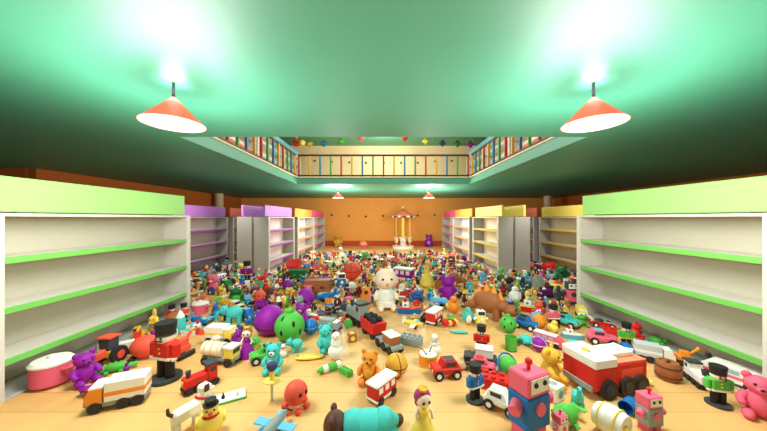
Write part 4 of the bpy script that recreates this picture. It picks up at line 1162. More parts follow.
# ------------------------------------------------------------------ toys that can be told apart in the photograph
# (kind, colour, second colour, x pixel, y pixel of the ground point, size in pixels there, heading, tilt, label)
HAND = [
    # front left, against the green shelf unit
    ('cooking pot', 'pink', 'white', 67, 379, 29, 0, None, 'pink cooking pot with white lid beside the left green-edged shelf'),
    ('bear', 'purple', 'purple', 87, 381, 32, 70, None, 'plump purple teddy bear sitting right against the pink cooking pot'),
    ('tractor', 'coral', 'golden', 104, 366, 34, 0, None, 'orange and red toy tractor with black cab facing front, behind the green crocodile'),
    ('crocodile', 'green', 'green', 109, 373, 28, 120, None, 'green toy crocodile lying between the purple bear and the orange tractor'),
    ('rabbit', 'purple', 'purple', 126, 377, 15, 100, None, 'small purple rabbit sitting behind the white and orange lorry'),
    ('fish', 'purple', 'coral', 98, 390, 24, -80, ('Y', 70), 'purple toy fish with orange fins lying left of the white and orange lorry'),
    ('lorry', 'orange', 'white', 120, 404, 46, -66, None, 'large white lorry with orange cab and stripe, left foreground'),
    ('crab', 'coral', 'black', 142, 357, 23, 200, None, 'round coral crab with black feet left of the red-coated soldier'),
    ('excavator', 'golden', 'red', 136, 343, 22, 30, None, 'small golden digger with black tracks behind the round coral crab'),
    ('flat wagon', 'orange', 'white', 122, 355, 22, -50, None, 'orange flat wagon with white load right of the orange tractor'),
    ('soldier', 'red', 'white', 166, 379, 57, -12, None, 'tall red-coated toy soldier with black hat, alone in the left foreground'),
    ('ring stacker', 'purple', 'yellow', 154, 349, 22, 0, None, 'rainbow ring stacker with purple top left of the soldier hat'),
    ('rabbit', 'yellow', 'golden', 152, 333, 24, -30, None, 'yellow toy rabbit with tall ears beside the left shelf end'),
    ('dog', 'yellow', 'golden', 163, 333, 20, -70, None, 'pale yellow toy dog right of the yellow rabbit'),
    ('ball', 'brown', 'dark brown', 173, 329, 17, 70, None, 'brown toy ball next to the pale yellow dog'),
    ('soldier', 'red', 'golden', 162, 323, 19, 0, None, 'thin toy soldier with small black hat standing at the left shelf end'),
    ('soldier', 'coral', 'white', 180, 322, 18, 20, None, 'toy soldier with coral coat and wide black hat at the left shelf end'),
    ('rocket', 'teal', 'white', 183, 333, 24, 0, None, 'teal toy rocket with white nose cone standing near the left shelf end'),
    ('boat', 'white', 'teal', 193, 334, 24, -75, None, 'white toy boat with teal deck behind the red digger arm'),
    ('excavator', 'coral', 'coral', 183, 356, 28, 165, None, 'coral red toy digger with raised arm right behind the red-coated soldier'),
    ('lorry', 'yellow', 'white', 222, 342, 28, 84, None, 'yellow and white lorry behind the white tanker truck'),
    ('baby doll', 'purple', 'purple', 216, 349.5, 15, 30, None, 'tiny baby doll in purple vest between the lorry and the tanker'),
    ('tanker', 'white', 'yellow', 221, 363, 36, 80, None, 'white toy tanker with yellow bands and black wheels, left of the purple doll'),
    ('doll', 'purple', 'brown', 247, 356, 29, 10, None, 'brown-haired princess doll in a purple gown right of the white tanker'),
    ('bear', 'purple', 'purple', 237.5, 345, 16, -30, None, 'little purple teddy bear behind the purple-gowned doll'),
    ('ball', 'navy', 'navy', 238, 335, 10, 0, None, 'small navy ball behind the little purple teddy bear'),
    ('mushroom', 'green', 'yellow', 254, 349, 13, 0, None, 'small green and yellow mushroom house left below the big purple egg'),
    ('egg', 'purple', 'plum', 267, 334, 29, 0, ('Y', 12), 'big shiny purple egg with dark band touching the big round green toy'),
    ('spotted ball', 'green', 'black', 290, 340.5, 29, 15, None, 'big round green toy with dark oval spots touching the purple egg'),
    ('ball', 'blue', 'light blue', 311, 334, 15, 0, None, 'blue ball just right of the big round green toy'),
    ('elephant', 'teal', 'teal', 295, 352, 16, -70, None, 'small teal elephant standing below the big round green toy'),
    ('jeep', 'green', 'black', 264, 361, 26, -60, None, 'green toy jeep behind the teal plush by the yellow sword'),
    ('bear', 'teal', 'white', 273.5, 371, 29, 5, None, 'teal teddy bear with white belly behind the yellow sword'),
    ('snowman', 'white', 'red', 283, 357, 13, 0, None, 'tiny snowman with red scarf beside the green jeep'),
    ('sword', 'yellow', 'navy', 272, 401, 40, 0, None, 'yellow-hilted toy sword with navy pommel standing on its grey blade'),
    ('surfboard', 'yellow', 'golden', 312, 357, 29, 100, None, 'pale yellow toy surfboard lying on the bare floor boards'),
    ('bear', 'teal', 'teal', 323, 352, 27, 35, None, 'teal teddy bear sitting behind the pale yellow surfboard'),
    ('snowman', 'white', 'white', 336, 359, 27, 0, None, 'all white toy snowman behind the green-tipped white crayon'),
    ('crayon', 'white', 'green', 330, 371, 26, -55, None, 'white giant crayon with green tip lying in front of the white snowman'),
    ('building brick', 'green', 'green', 346, 374, 14, 50, None, 'flat green building brick right of the green-tipped crayon'),
    # front centre
    ('octopus', 'coral', 'coral', 292, 414, 28, 60, None, 'coral red toy octopus on bare boards left of the big teal bear'),
    ('plane', 'grey', 'light blue', 276, 431, 44, 165, None, 'light blue and grey toy plane at the bottom edge beside the coral octopus'),
    ('plush', 'teal', 'dark brown', 366, 437, 58, -86, None, 'big brown bear in teal romper lying at the bottom centre'),
    ('doll', 'yellow', 'magenta', 419.5, 440, 52, 20, None, 'princess doll with yellow gown, red hair and crown at the bottom centre'),
    ('wagon', 'red', 'white', 382, 398, 33, 140, None, 'red toy carriage with white roof in front of the orange bear'),
    ('bear', 'orange', 'golden', 370, 382, 33, -15, None, 'orange teddy bear behind the red carriage with white roof'),
    ('ball', 'golden', 'dark brown', 396.5, 376, 22, 20, None, 'golden ball with dark bands right of the orange bear'),
    ('flat wagon', 'grey', 'brown', 389, 349, 32, 32, None, 'grey wagon with brown white-topped load, last behind the red coal wagon'),
    ('coal wagon', 'red', 'black', 373, 335, 28, 32, None, 'red coal wagon with black balls of coal in the middle'),
    ('locomotive', 'grey', 'charcoal', 357, 322, 30, 215, None, 'grey toy locomotive in front of the red coal wagon'),
    ('building brick', 'grey', 'grey', 411, 344, 22, 65, None, 'grey building brick with studs on the bare floor near centre'),
    ('drum', 'orange', 'golden', 428, 364, 18, 0, None, 'orange toy drum with white skin and sticks behind the red jeep'),
    ('snowman', 'white', 'silver', 434.5, 356, 22, 30, None, 'white snowman with silver scarf behind the orange drum'),
    ('jeep', 'red', 'charcoal', 446, 376, 30, -82, None, 'red toy jeep with dark roof window on bare boards right of centre'),
    ('turtle', 'tan', 'charcoal', 464, 368, 17, 100, None, 'tan-shelled toy turtle right behind the red jeep'),
    ('flat wagon', 'charcoal', 'white', 480, 364, 32, 70, None, 'dark flat wagon with a long white load behind the blue soldier'),
    ('jeep', 'pink', 'red', 481, 371, 24, 70, None, 'small pink toy jeep between the white wagon and red brick'),
    ('soldier', 'red', 'black', 481.5, 353, 28, -15, None, 'red and black toy soldier standing behind the dark flat wagon'),
    ('soldier', 'blue', 'white', 479, 402, 37, 25, None, 'blue-coated toy soldier with black hat beside the white car'),
    ('building brick', 'red', 'coral', 498, 388, 32, 65, None, 'large red building brick with studs behind the white car'),
    ('jeep', 'white', 'silver', 496, 407, 33, 50, None, 'white toy car with black wheels right of the blue soldier'),
    ('planet', 'green', 'blue', 506, 376, 20, 20, None, 'green ball toy with blue ring behind the red brick'),
    ('robot', 'pink', 'blue', 530, 434, 76, 24, None, 'big robot with pink head, red antenna and blue body in front'),
    ('robot', 'pink', 'white', 548.5, 431, 27, 20, None, 'little pink robot standing against the big blue-bodied robot'),
    ('whale', 'green', 'green', 567, 423, 36, -66, None, 'long green toy whale between the big robot and the fire engine'),
    ('cube', 'white', 'grey', 553, 398, 20, 30, None, 'white toy block behind the green whale'),
    ('bear', 'golden', 'golden', 555, 383, 38, 50, None, 'golden teddy bear sitting left of the big red fire engine'),
    ('fire engine', 'red', 'white', 602, 386, 62, -78, None, 'large red fire engine with white cab top, right foreground'),
    ('keg', 'white', 'yellow', 597, 426, 30, 25, ('X', 90), 'white toy barrel with yellow hoops lying in front of the fire engine'),
    ('long necked dinosaur', 'teal', 'teal', 578, 406, 26, -30, None, 'teal long-necked dinosaur peeping over the green whale'),
    ('plane', 'teal', 'yellow', 632, 382, 22, -60, None, 'teal and yellow toy plane beside the fire engine wheels'),
    ('mug', 'blue', 'navy', 632, 409, 17, -60, ('X', 90), 'blue mug lying on its side in front of the fire engine'),
    ('robot', 'pink', 'grey', 649, 429, 42, 8, None, 'pink and grey toy robot standing alone in the right foreground'),
    ('octopus', 'teal', 'teal', 575.5, 359, 19, 160, None, 'teal toy octopus standing on boards behind the fire engine'),
    # front right
    ('jeep', 'pink', 'light blue', 603, 344, 24, 68, None, 'pink toy car with round wheels facing right near the fire engine'),
    ('racing car', 'red', 'white', 602, 328, 21, 70, None, 'red racing car parked against the right shelf base'),
    ('building brick', 'red', 'red', 613, 335, 18, 60, None, 'red building brick right behind the pink toy car'),
    ('soldier', 'green', 'golden', 621.5, 347, 25, -20, None, 'green-coated toy soldier left of the blue truck'),
    ('lorry', 'blue', 'blue', 628, 355, 16, -25, None, 'blue toy lorry left of the white truck by the right shelf'),
    ('bear', 'red', 'red', 640, 341, 17, 40, None, 'small red teddy bear behind the blue toy lorry'),
    ('turtle', 'green', 'green', 650, 343, 15, 60, None, 'green toy turtle against the right shelf base'),
    ('lorry', 'white', 'silver', 656, 362, 29, 58, None, 'white toy lorry with black wheels left of the brown barrel'),
    ('keg', 'brown', 'dark brown', 668, 379, 22, 20, None, 'round brown toy barrel in front of the white lorry'),
    ('excavator', 'orange', 'charcoal', 683, 367, 22, 60, None, 'orange toy digger behind the brown barrel'),
    ('locomotive', 'white', 'charcoal', 698, 384, 27, -22, None, 'white toy locomotive with charcoal cab right of the brown barrel'),
    ('bus', 'white', 'pink', 729, 384, 44, 200, None, 'long white toy bus with pink stripe along the right shelf base'),
    ('soldier', 'green', 'white', 729, 409, 40, -15, None, 'green-coated toy soldier beside the pink bear, right foreground'),
    ('bear', 'pink', 'pink', 749, 413, 43, -45, None, 'pink teddy bear sitting beside the green soldier, bottom right'),
    ('dog', 'white', 'dark brown', 190, 428, 42, 155, None, 'white toy dog with red collar at the bottom left'),
    ('locomotive', 'red', 'charcoal', 200, 388, 31, -38, None, 'red toy locomotive with dark cab on the bare floor, left'),
    ('whale', 'grey', 'red', 212, 400, 15, -60, None, 'grey toy whale with red belly below the red locomotive'),
    ('game board', 'green', 'white', 229, 398, 28, -62, None, 'green toy board with white top and two skittles'),
    ('hatted chick', 'yellow', 'black', 211, 433, 35, 30, None, 'yellow toy chick with black hat at the bottom left'),
    # behind the bare strip, left half
    ('lorry', 'grey', 'grey', 330, 332, 22, 70, None, 'grey toy lorry with load left of the wooden cube'),
    ('cube', 'brown', 'yellow', 352, 341, 11, 20, None, 'wooden toy cube with yellow discs beside the grey lorry'),
    ('crayon', 'white', 'green', 358, 306, 24, -70, None, 'white giant crayon with green ends lying behind the grey locomotive'),
    ('baby doll', 'white', 'white', 387, 308.5, 42, 8, None, 'large baby doll with white vest sitting in the middle'),
    ('wagon', 'purple', 'white', 404, 281, 21, 60, None, 'purple toy carriage with white roof behind the baby doll'),
    ('ball', 'coral', 'red', 352, 280, 18, 0, None, 'big coral red ball left of the baby doll head'),
    ('giraffe', 'yellow', 'golden', 427, 286, 27, 10, None, 'yellow toy giraffe left behind the purple bear'),
    ('bear', 'purple', 'purple', 448, 301, 26, 175, None, 'purple teddy bear seen from behind, right of centre'),
    ('stegosaurus', 'brown', 'orange', 491, 318, 38, 55, None, 'large brown stegosaurus with orange spikes, right of centre'),
    ('robot', 'white', 'blue', 341, 290, 20, 25, None, 'blue and white toy robot left below the big coral ball'),
    ('boat', 'blue', 'red', 405, 313, 26, 80, None, 'blue toy boat with red deck below the baby doll'),
    ('plane', 'yellow', 'white', 413, 328, 22, 70, None, 'yellow toy plane with white wings behind the grey brick'),
    ('wagon', 'red', 'white', 434.5, 323, 22, -35, None, 'red toy carriage with white roof behind the grey brick'),
    ('frog', 'blue', 'navy', 417, 302, 15, 10, None, 'blue toy frog in front of the yellow giraffe'),
    ('plane', 'light blue', 'blue', 439, 306, 24, 60, None, 'light blue plane with blue wings in front of the purple bear'),
    ('chick', 'orange', 'yellow', 453, 313, 19, 10, None, 'orange toy chick in front of the purple bear'),
    ('caterpillar', 'red', 'yellow', 448, 327, 20, -60, None, 'red and yellow toy caterpillar in front of the orange chick'),
    ('surfboard', 'teal', 'yellow', 459, 333, 18, 80, None, 'teal toy surfboard in front of the teal penguin'),
    ('penguin', 'teal', 'orange', 468, 324, 17, 0, None, 'teal toy penguin left of the yellow robot'),
    ('robot', 'white', 'yellow', 480.5, 327, 20, 0, None, 'white-headed yellow robot below the brown stegosaurus'),
    ('dog', 'silver', 'charcoal', 470, 308, 15, -20, None, 'silver toy dog left of the brown stegosaurus'),
    ('spotted ball', 'green', 'black', 508, 332, 16, -20, None, 'round green spotted toy with knob, right of the brown stegosaurus'),
    ('mug', 'green', 'dark green', 511, 350, 15, 0, None, 'green toy mug on bare boards below the round green spotted toy'),
    ('turtle', 'teal', 'dark green', 527, 343, 19, -60, None, 'teal-shelled toy turtle right of the green mug'),
    ('ball', 'purple', 'white', 539.5, 351, 14, 30, None, 'purple ball with white band in front of the pink bus'),
    ('bus', 'pink', 'white', 548, 345, 27, 40, None, 'pink and white toy bus behind the purple ball'),
    ('chick', 'yellow', 'golden', 553, 333, 14, 30, None, 'yellow toy chick right behind the pink bus'),
    ('jeep', 'blue', 'black', 522, 327, 21, 40, None, 'blue toy jeep right of the round green spotted toy'),
    ('ball', 'orange', 'golden', 538, 328, 13, 0, None, 'orange ball right of the blue jeep'),
    ('jeep', 'teal', 'black', 565, 327, 22, 30, None, 'teal toy jeep right of the pink soldier'),
    ('soldier', 'pink', 'white', 556, 326, 22, 0, None, 'pink-coated toy soldier left of the teal jeep'),
    ('boat', 'light blue', 'white', 576, 339, 22, 70, None, 'light blue toy boat with white deck behind the pink car'),
    ('frog', 'green', 'green', 578, 326, 14, 0, None, 'small green frog left of the yellow truck'),
    ('lorry', 'yellow', 'yellow', 584, 318, 18, -25, None, 'yellow toy lorry against the right shelf end'),
    ('robot', 'charcoal', 'pink', 572, 305, 27, -15, None, 'square pink robot with dark head beside the right shelf end'),
    ('whale', 'red', 'white', 551, 272, 20, -75, None, 'red toy whale lying near the right yellow-edged shelf'),
    ('bear', 'dark green', 'dark green', 562, 283, 18, -20, None, 'dark green teddy bear right of the red whale'),
    ('cube', 'golden', 'yellow', 568, 284, 9, 20, None, 'golden toy cube right of the dark green bear'),
    ('boat', 'red', 'yellow', 531, 312, 26, 60, None, 'red toy boat with yellow deck behind the blue jeep'),
    ('penguin', 'white', 'lilac', 515, 304, 18, 0, None, 'white toy penguin right behind the brown stegosaurus'),
    ('long necked dinosaur', 'green', 'teal', 516, 317, 20, -30, None, 'green long-necked dinosaur beside the round green spotted toy'),
    ('crocodile', 'dark green', 'yellow', 523, 294, 17, -60, None, 'dark green toy crocodile behind the white penguin'),
    ('octopus', 'coral', 'black', 259, 303, 13, 0, None, 'coral octopus with black feet above the big purple egg'),
    ('egg', 'purple', 'plum', 306, 306, 18, 0, None, 'purple egg behind the big round green toy'),
    ('ball', 'purple', 'plum', 288, 291, 11, 0, None, 'dark purple ball in the left middle distance'),
    ('frog', 'dark green', 'green', 236.5, 302, 18, 20, None, 'dark green toy frog with white eyes in the left middle distance'),
    ('soldier', 'purple', 'golden', 247, 283, 22, 0, None, 'purple-coated toy soldier in the left middle distance'),
    ('cat', 'pink', 'white', 214, 293, 20, 10, None, 'pink toy cat sitting left of the green jeep'),
    ('jeep', 'dark green', 'green', 226, 290, 16, 60, None, 'dark green toy jeep right of the pink cat'),
    ('mug', 'purple', 'plum', 252.5, 320, 17, 0, None, 'tall purple mug left of the big purple egg'),
    ('soldier', 'blue', 'white', 258.5, 320, 15, 0, None, 'small blue soldier between the purple mug and egg'),
    ('elephant', 'teal', 'light blue', 232, 322, 21, -70, None, 'teal toy elephant left of the blue jeep'),
    ('jeep', 'blue', 'light blue', 243.5, 321, 18, 50, None, 'blue toy jeep between the teal elephant and purple mug'),
    ('plane', 'blue', 'light blue', 207, 325, 26, 70, None, 'blue toy plane with light blue wings, left of the teal elephant'),
    ('tanker', 'golden', 'golden', 230, 310, 19, 70, None, 'golden toy tanker below the dark green frog'),
    ('cooking pot', 'pink', 'white', 200, 313, 14, 0, None, 'pink toy pot near the left shelf end'),
    ('rocket', 'blue', 'teal', 204, 322, 14, 60, ('X', 88), 'blue toy rocket lying behind the blue plane'),
    ('boat', 'coral', 'white', 310, 319, 22, 70, None, 'coral toy boat behind the blue ball'),
    ('bear', 'pink', 'white', 313, 301, 16, 0, None, 'pink teddy bear right of the purple egg'),
    ('bear', 'blue', 'white', 329, 317, 14, 0, None, 'blue teddy bear with white belly behind the grey lorry'),
    ('plane', 'blue', 'blue', 323, 301, 24, -60, None, 'all blue toy plane right of the pink teddy bear'),
    ('racing car', 'navy', 'golden', 341, 311, 20, -60, None, 'navy racing car behind the white crayon'),
    ('turtle', 'pink', 'pink', 349, 303, 16, 60, None, 'pink toy turtle behind the navy racing car'),
    ('crate', 'brown', 'dark brown', 318, 294, 24, 8, None, 'large brown wooden toy crate left of the blue robot'),
    ('house', 'red', 'red', 294, 275, 16, 0, None, 'red toy house by the left purple-edged shelf end'),
    ('crate', 'dark green', 'green', 299, 279, 15, 0, None, 'green toy crate right of the red toy house'),
    ('bear', 'yellow', 'golden', 243.5, 275, 13, 0, None, 'yellow teddy bear at the left grey shelf ends'),
    ('bear', 'white', 'black', 343, 265, 11, 0, None, 'white teddy bear with black muzzle in the far middle'),
    ('snowman', 'white', 'coral', 336, 266, 10, 0, None, 'small snowman left of the white teddy bear in the far middle'),
    ('hat', 'plum', 'purple', 463, 262, 13, 0, None, 'plum toy hat near the right orange-edged shelves'),
    ('snowman', 'white', 'golden', 340.5, 258, 11, 0, None, 'far snowman with golden scarf below the golden teddy by the back wall'),
    ('frog', 'green', 'dark green', 365.5, 262, 12, 0, None, 'far green frog below the salmon mushroom house'),
    ('stegosaurus', 'brown', 'tan', 455, 284, 16, 60, None, 'brown stegosaurus with tan spikes behind the purple bear'),
    # against the back wall
    ('carousel', 'salmon', 'navy', 403, 248.3, 43, 0, None, 'tall carousel with salmon canopy before the orange back wall'),
    ('bear', 'golden', 'tan', 338, 246.6, 12.5, 15, None, 'golden teddy bear sitting against the back wall, left'),
    ('bear', 'purple', 'lilac', 429, 246.6, 12.5, -15, None, 'purple teddy bear sitting against the back wall, right'),
    ('mushroom', 'salmon', 'pink', 363.5, 249, 9, 0, None, 'salmon mushroom house near the back wall, left of the carousel'),
]
import numpy as np


def hull(pts):
    pts = sorted(set(pts))

    def half(ps):
        h = []
        for p in ps:
            while len(h) > 1 and (h[-1][0] - h[-2][0]) * (p[1] - h[-2][1]) - (h[-1][1] - h[-2][1]) * (p[0] - h[-2][0]) <= 0:
                h.pop()
            h.append(p)
        return h
    return half(pts)[:-1] + half(pts[::-1])[:-1]


def outline(k, a, b, rot, tilt, s):
    q = Matrix.Rotation(R(rot), 4, 'Z')
    if tilt:
        q = q @ Matrix.Rotation(R(tilt[1]), 4, tilt[0])
    return np.array(hull([(round(p.x * s, 3), round(p.y * s, 3)) for p in [q @ v for v in build(k, a, b)['pts']]]))


def push(A, Bq):
    """smallest move that parts two convex outlines: (depth, direction from A to B)"""
    best = None
    for P_ in (A, Bq):
        e = np.roll(P_, -1, 0) - P_
        n = np.stack([e[:, 1], -e[:, 0]], 1)
        n /= np.maximum(np.linalg.norm(n, axis=1, keepdims=True), 1e-9)
        a, b = A @ n.T, Bq @ n.T
        d1 = a.max(0) - b.min(0)        # push B along +n
        d2 = b.max(0) - a.min(0)        # push B along -n
        for d, sg in ((d1, 1), (d2, -1)):
            i = int(d.argmin())
            if best is None or d[i] < best[0]:
                best = (float(d[i]), n[i] * sg)
    return best


# settle the toys so that no two stand inside each other
items = []
for (k, a, b, px, py, s, rot, tilt, label) in HAND:
    x, y = ground(px, py)
    items.append([np.array((x, y)), outline(k, a, b, rot, tilt, s * y / F), (s * y / F) ** 2])
start = [i[0].copy() for i in items]
# low toys that stand on a shelf unit's base board, under its lowest shelf
ON_BASE = ('long white toy bus', 'green toy turtle against', 'red racing car parked', 'pink cooking pot', 'small red teddy', 'orange toy digger')
low = {i for i, h in enumerate(HAND) if h[8].startswith(ON_BASE)}
panels = [np.array([(xa, q), (xb, q), (xb, q + .085), (xa, q + .085)]) for xa, xb, ya, yb in UNITS for q in (ya, yb - .085)]
panels += [np.array([(p, ya), (p + .05, ya), (p + .05, yb), (p, yb)]) for xa, xb, ya, yb in UNITS for p in ((xa, ) if abs(xa) > abs(xb) else (xb - .05,))]
rects = [np.array([(xa, ya), (xb, ya), (xb, yb), (xa, yb)]) for xa, xb, ya, yb in UNITS]
for it in range(200):
    moved = 0
    for i in range(len(items)):
        pi, hi, mi = items[i]
        ri = np.abs(hi).max() * 1.42
        for rc in (panels if i in low else rects):
            c = rc.mean(0)
            if abs(pi[0] - c[0]) < ri + 0.25 and abs(pi[1] - c[1]) < ri + 1.3:
                d, n = push(rc, hi + pi)
                if d > 0.002:
                    pi += n * (d + 0.002)
                    moved += 1
        for j in range(i + 1, len(items)):
            pj, hj, mj = items[j]
            if np.abs(pj - pi).max() > ri + np.abs(hj).max() * 1.42:
                continue
            d, n = push(hi + pi, hj + pj)
            if d > -0.004:
                d += 0.005
                w = mj / (mi + mj) if it < 80 else 0.5
                pi -= n * d * w * 0.6
                pj += n * d * (1 - w) * 0.6
                moved += 1
    if not moved:
        break
for ii, ((k, a, b, px, py, s, rot, tilt, label), itm, st) in enumerate(zip(HAND, items, start)):
    dx = (itm[0] - st) * F / st[1]
    if np.abs(dx).max() > 6:
        print('MOVED', label, [round(float(v), 1) for v in dx])
    toy(k, a, b, float(itm[0][0]), float(itm[0][1]), s * ground(px, py)[1] / F, rot, tilt, label, z=0.0205 if ii in low else 0.0)

# ------------------------------------------------------------------ the crowd of toys behind
CELL = 0.025
GX0, GY0, GNX, GNY = -6.0, 1.5, 480, 520
occ = np.zeros((GNX, GNY), bool)
for xa, xb, ya, yb in UNITS:
    i0, i1 = int((xa - 0.03 - GX0) / CELL), int((xb + 0.03 - GX0) / CELL) + 1
    j0, j1 = int((ya - 0.03 - GY0) / CELL), int((yb + 0.03 - GY0) / CELL) + 1
    occ[max(i0, 0):max(i1, 0), max(j0, 0):max(j1, 0)] = True


def cells(hl, grow):
    """grid cells covered by a convex outline, grown by some metres"""
    A = np.array(hl)
    i0, i1 = int((A[:, 0].min() - grow - GX0) / CELL), int((A[:, 0].max() + grow - GX0) / CELL) + 1
    j0, j1 = int((A[:, 1].min() - grow - GY0) / CELL), int((A[:, 1].max() + grow - GY0) / CELL) + 1
    i0, j0, i1, j1 = max(i0, 0), max(j0, 0), min(i1, GNX - 1), min(j1, GNY - 1)
    if i1 <= i0 or j1 <= j0:
        return None
    X, Y = np.meshgrid(GX0 + (np.arange(i0, i1) + .5) * CELL, GY0 + (np.arange(j0, j1) + .5) * CELL, indexing='ij')
    m = np.ones(X.shape, bool)
    Bq = np.roll(A, -1, 0)
    for (ax, ay), (bx_, by_) in zip(A, Bq):
        L = math.hypot(bx_ - ax, by_ - ay) or 1
        m &= ((bx_ - ax) * (Y - ay) - (by_ - ay) * (X - ax)) / L >= -grow
    return i0, i1, j0, j1, m


for t in TOYS:
    c = cells(hull([(round(p[0], 3), round(p[1], 3)) for p in t['foot']]), 0.012)
    if c:
        occ[c[0]:c[1], c[2]:c[3]] |= c[4]

CROWD_COLOURS = ['red', 'blue', 'green', 'yellow', 'purple', 'teal', 'pink', 'orange', 'white', 'brown', 'navy', 'dark green', 'golden', 'light blue', 'coral', 'grey', 'magenta', 'charcoal', 'plum', 'dark brown', 'maroon', 'black']
combos = [(k, c) for k in KINDS if KINDS[k][4] for c in CROWD_COLOURS if not (k == 'baby doll' and c not in ('white', 'teal', 'pink', 'blue'))]


def allowed(x, y):
    ax = abs(x)
    py, px = CY + F * EYE / y, CX + F * x / y
    if y > 11.9 or py > 338:
        return False
    if y > 11.3 and random.random() < 0.5:
        return False
    if y < 4.75 and ax > 3.15:
        return False
    if 4.75 <= y < 7.55 and ax > 5.3:
        return False
    if 7.55 <= y < 10.05 and (ax > 5.35 or 3.12 < ax < 4.25):
        return False
    if 10.05 <= y < 10.3 and ax > 3.1:
        return False
    if y >= 10.3 and ax > 3.12:
        return False
    # patches of bare floor
    for x0, x1, y0, y1, q in ((364, 412, 311, 329, 1), (477, 512, 319, 330, 1), (438, 460, 303, 314, 1), (418, 436, 288, 296, 1), (343, 361, 282, 290, 1), (565, 580, 306, 316, 1), (455, 505, 326, 340, 1), (395, 455, 314, 340, .8), (395, 545, 331, 340, 1), (190, 262, 327, 345, 1), (318, 395, 328, 340, 1), (180, 235, 296, 312, .55), (268, 320, 326, 340, 1),
                              (545, 600, 330, 340, 1), (228, 240, 258, 270, .8), (255, 275, 305, 316, .6)):
        if x0 < px < x1 and y0 < py < y1 and random.random() < q:
            return False
    return True


rng = random.Random(5)
hulls = {}
bag = []
for scale, tries in ((0.85, 2200), (0.66, 8000), (0.48, 16000)):
    for _ in range(tries):
        # more tries far away, where the photograph is fuller
        y = 3.7 + (11.9 - 3.7) * rng.random() ** 0.92
        x = rng.uniform(-5.4, 5.4)
        if not allowed(x, y):
            continue
        ci, cj = int((x - GX0) / CELL), int((y - GY0) / CELL)
        if occ[ci, cj]:
            continue
        if not bag:
            bag = combos[:]
            rng.shuffle(bag)
        k, a = bag.pop()
        kd = KINDS[k]
        b = rng.choice([c for c in (kd[5] or [None])])
        b = a if b is None else b
        if a == b and kd[5] and len(kd[5]) > 1:
            b = 'yellow' if a != 'yellow' else 'white'
        s = rng.uniform(*kd[4]) * scale * (1.08 if y < 5.2 else 1.0)
        rot = rng.uniform(-180, 180) if rng.random() < 0.5 else rng.uniform(-60, 60)
        tilt = None
        if rng.random() < 0.1 and k not in ('drum', 'house', 'crate'):
            tilt = ('X', rng.choice((90, -90)))
        key = (k, tilt)
        if key not in hulls:
            q = Matrix.Rotation(R(tilt[1]), 4, tilt[0]) if tilt else Matrix.Identity(4)
            hulls[key] = hull([(round(p.x, 3), round(p.y, 3)) for p in [q @ v for v in build(k, a, b)['pts']]])
        cr, sr = math.cos(R(rot)), math.sin(R(rot))
        hl = [(x + s * (u * cr - v * sr), y + s * (u * sr + v * cr)) for u, v in hulls[key]]
        c = cells(hl, 0.013)
        if not c or (occ[c[0]:c[1], c[2]:c[3]] & c[4]).any():
            bag.insert(0, (k, a))
            continue
        occ[c[0]:c[1], c[2]:c[3]] |= c[4]
        hpx = s * F / y
        toy(k, a, b, x, y, s, rot, tilt, None, detailed=hpx > 11.5, manual=False)

# ------------------------------------------------------------------ leave out toys that the others hide, then say which toy is which
bpy.context.view_layer.update()
from mathutils.bvhtree import BVHTree
VV, FF, own = [], [], []
for o in COL.objects:
    if o.type != 'MESH':
        continue
    root = o
    while root.parent is not None:
        root = root.parent
    if root.name.startswith('ceiling') or 'upper' in root.name or root.location.z > 2.5:
        continue
    me, n = o.data, len(VV)
    co = np.empty(len(me.vertices) * 3, np.float32)
    me.vertices.foreach_get('co', co)
    mw = np.array(o.matrix_world)
    w = co.reshape(-1, 3) @ mw[:3, :3].T + mw[:3, 3]
    VV.extend(w.tolist())
    FF.extend([tuple(n + i for i in p.vertices) for p in me.polygons])
    own.extend([root.name] * len(me.polygons))
tree = BVHTree.FromPolygons(VV, FF)
of_root = {t['o'].name: t for t in TOYS}
for t in TOYS:
    t['n'], t['u'], t['v'] = 0, 0.0, 0.0
org = Vector((0, 0, EYE))
for v in range(200, H):
    for u in range(0, W):
        d = Vector(((u + .5 - CX) / F, 1, (CY - v - .5) / F)).normalized()
        i = tree.ray_cast(org, d)[2]
        if i is not None:
            t = of_root.get(own[i])
            if t:
                t['n'] += 1
                t['u'] += u
                t['v'] += v
del VV, FF, tree
gone = [t for t in TOYS if t['n'] < 4 and not t['manual']]
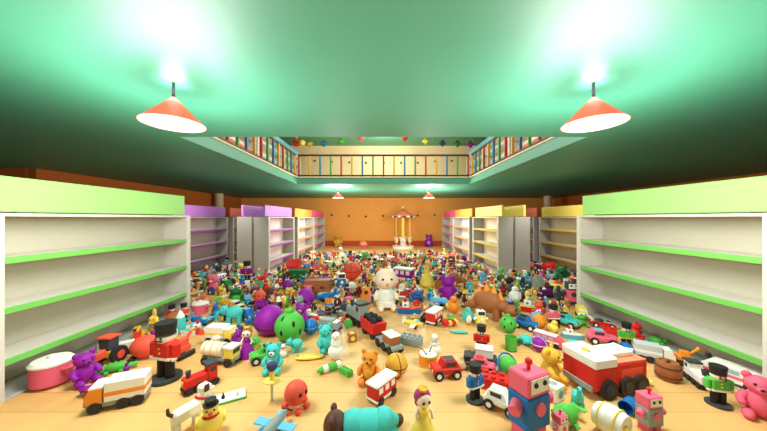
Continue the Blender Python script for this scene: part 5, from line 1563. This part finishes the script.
for t in gone:
    for ch in list(t['o'].children_recursive):
        bpy.data.objects.remove(ch)
    bpy.data.objects.remove(t['o'])
TOYS = [t for t in TOYS if not (t['n'] < 4 and not t['manual'])]
print('toys', len(TOYS), 'left out', len(gone), 'hidden by hand', [t['label'] for t in TOYS if t['n'] < 8 and t['manual']])
for t in TOYS:
    if t['n']:
        t['u'] /= t['n']
        t['v'] /= t['n']
    else:
        t['u'], t['v'] = CX + F * t['x'] / t['y'], CY + F * (EYE - t['h'] / 2) / t['y']
    t['short'] = (t['a'] + ' ' + t['kind'])


def relation(t, o):
    du, dv = t['u'] - o['u'], t['v'] - o['v']
    if abs(du) > 1.1 * abs(dv):
        return 'just right of' if du > 0 else 'just left of'
    return 'in front of' if t['y'] < o['y'] else 'behind'


used = {t['label'].lower() for t in TOYS if t['label']}
counts = {}
for t in TOYS:
    counts[t['short']] = counts.get(t['short'], 0) + 1
for t in TOYS:
    if t['label']:
        continue
    me = t['a'] + ' toy ' + t['kind'] + (' tipped over' if t['tilt'] else '')
    if t['b'] != t['a'] and t['kind'] not in ('bear',) and len(me.split()) < 5:
        me = t['a'] + ' and ' + t['b'] + ' toy ' + t['kind'] + (' tipped over' if t['tilt'] else '')
    near = sorted((o for o in TOYS if o is not t and o['n'] >= 12 and o['short'] != t['short']),
                  key=lambda o: math.hypot(o['u'] - t['u'], 1.3 * (o['v'] - t['v'])) + 6 * (counts[o['short']] - 1) - min(o['n'], 80) * 0.04)[:8]
    opts = [f"{me} {relation(t, o)} the {o['short']}" for o in near]
    opts += [f"{me} {relation(t, o)} the {o['short']}, {relation(t, q).replace('just ', '')} the {q['short']}" for o in near[:4] for q in near[:5] if q is not o]
    opts = [s for s in opts if len(s.replace(',', '').split()) <= 16] or opts
    lab = next((s for s in opts if s.lower() not in used), opts[0])
    used.add(lab.lower())
    t['o']['label'] = lab
    t['label'] = lab


# ------------------------------------------------------------------ view
vs = scene.view_settings
vs.view_transform = 'Standard'
vs.look = 'None'
vs.exposure = 0.18
vs.gamma = 1.0
vs.use_curve_mapping = False
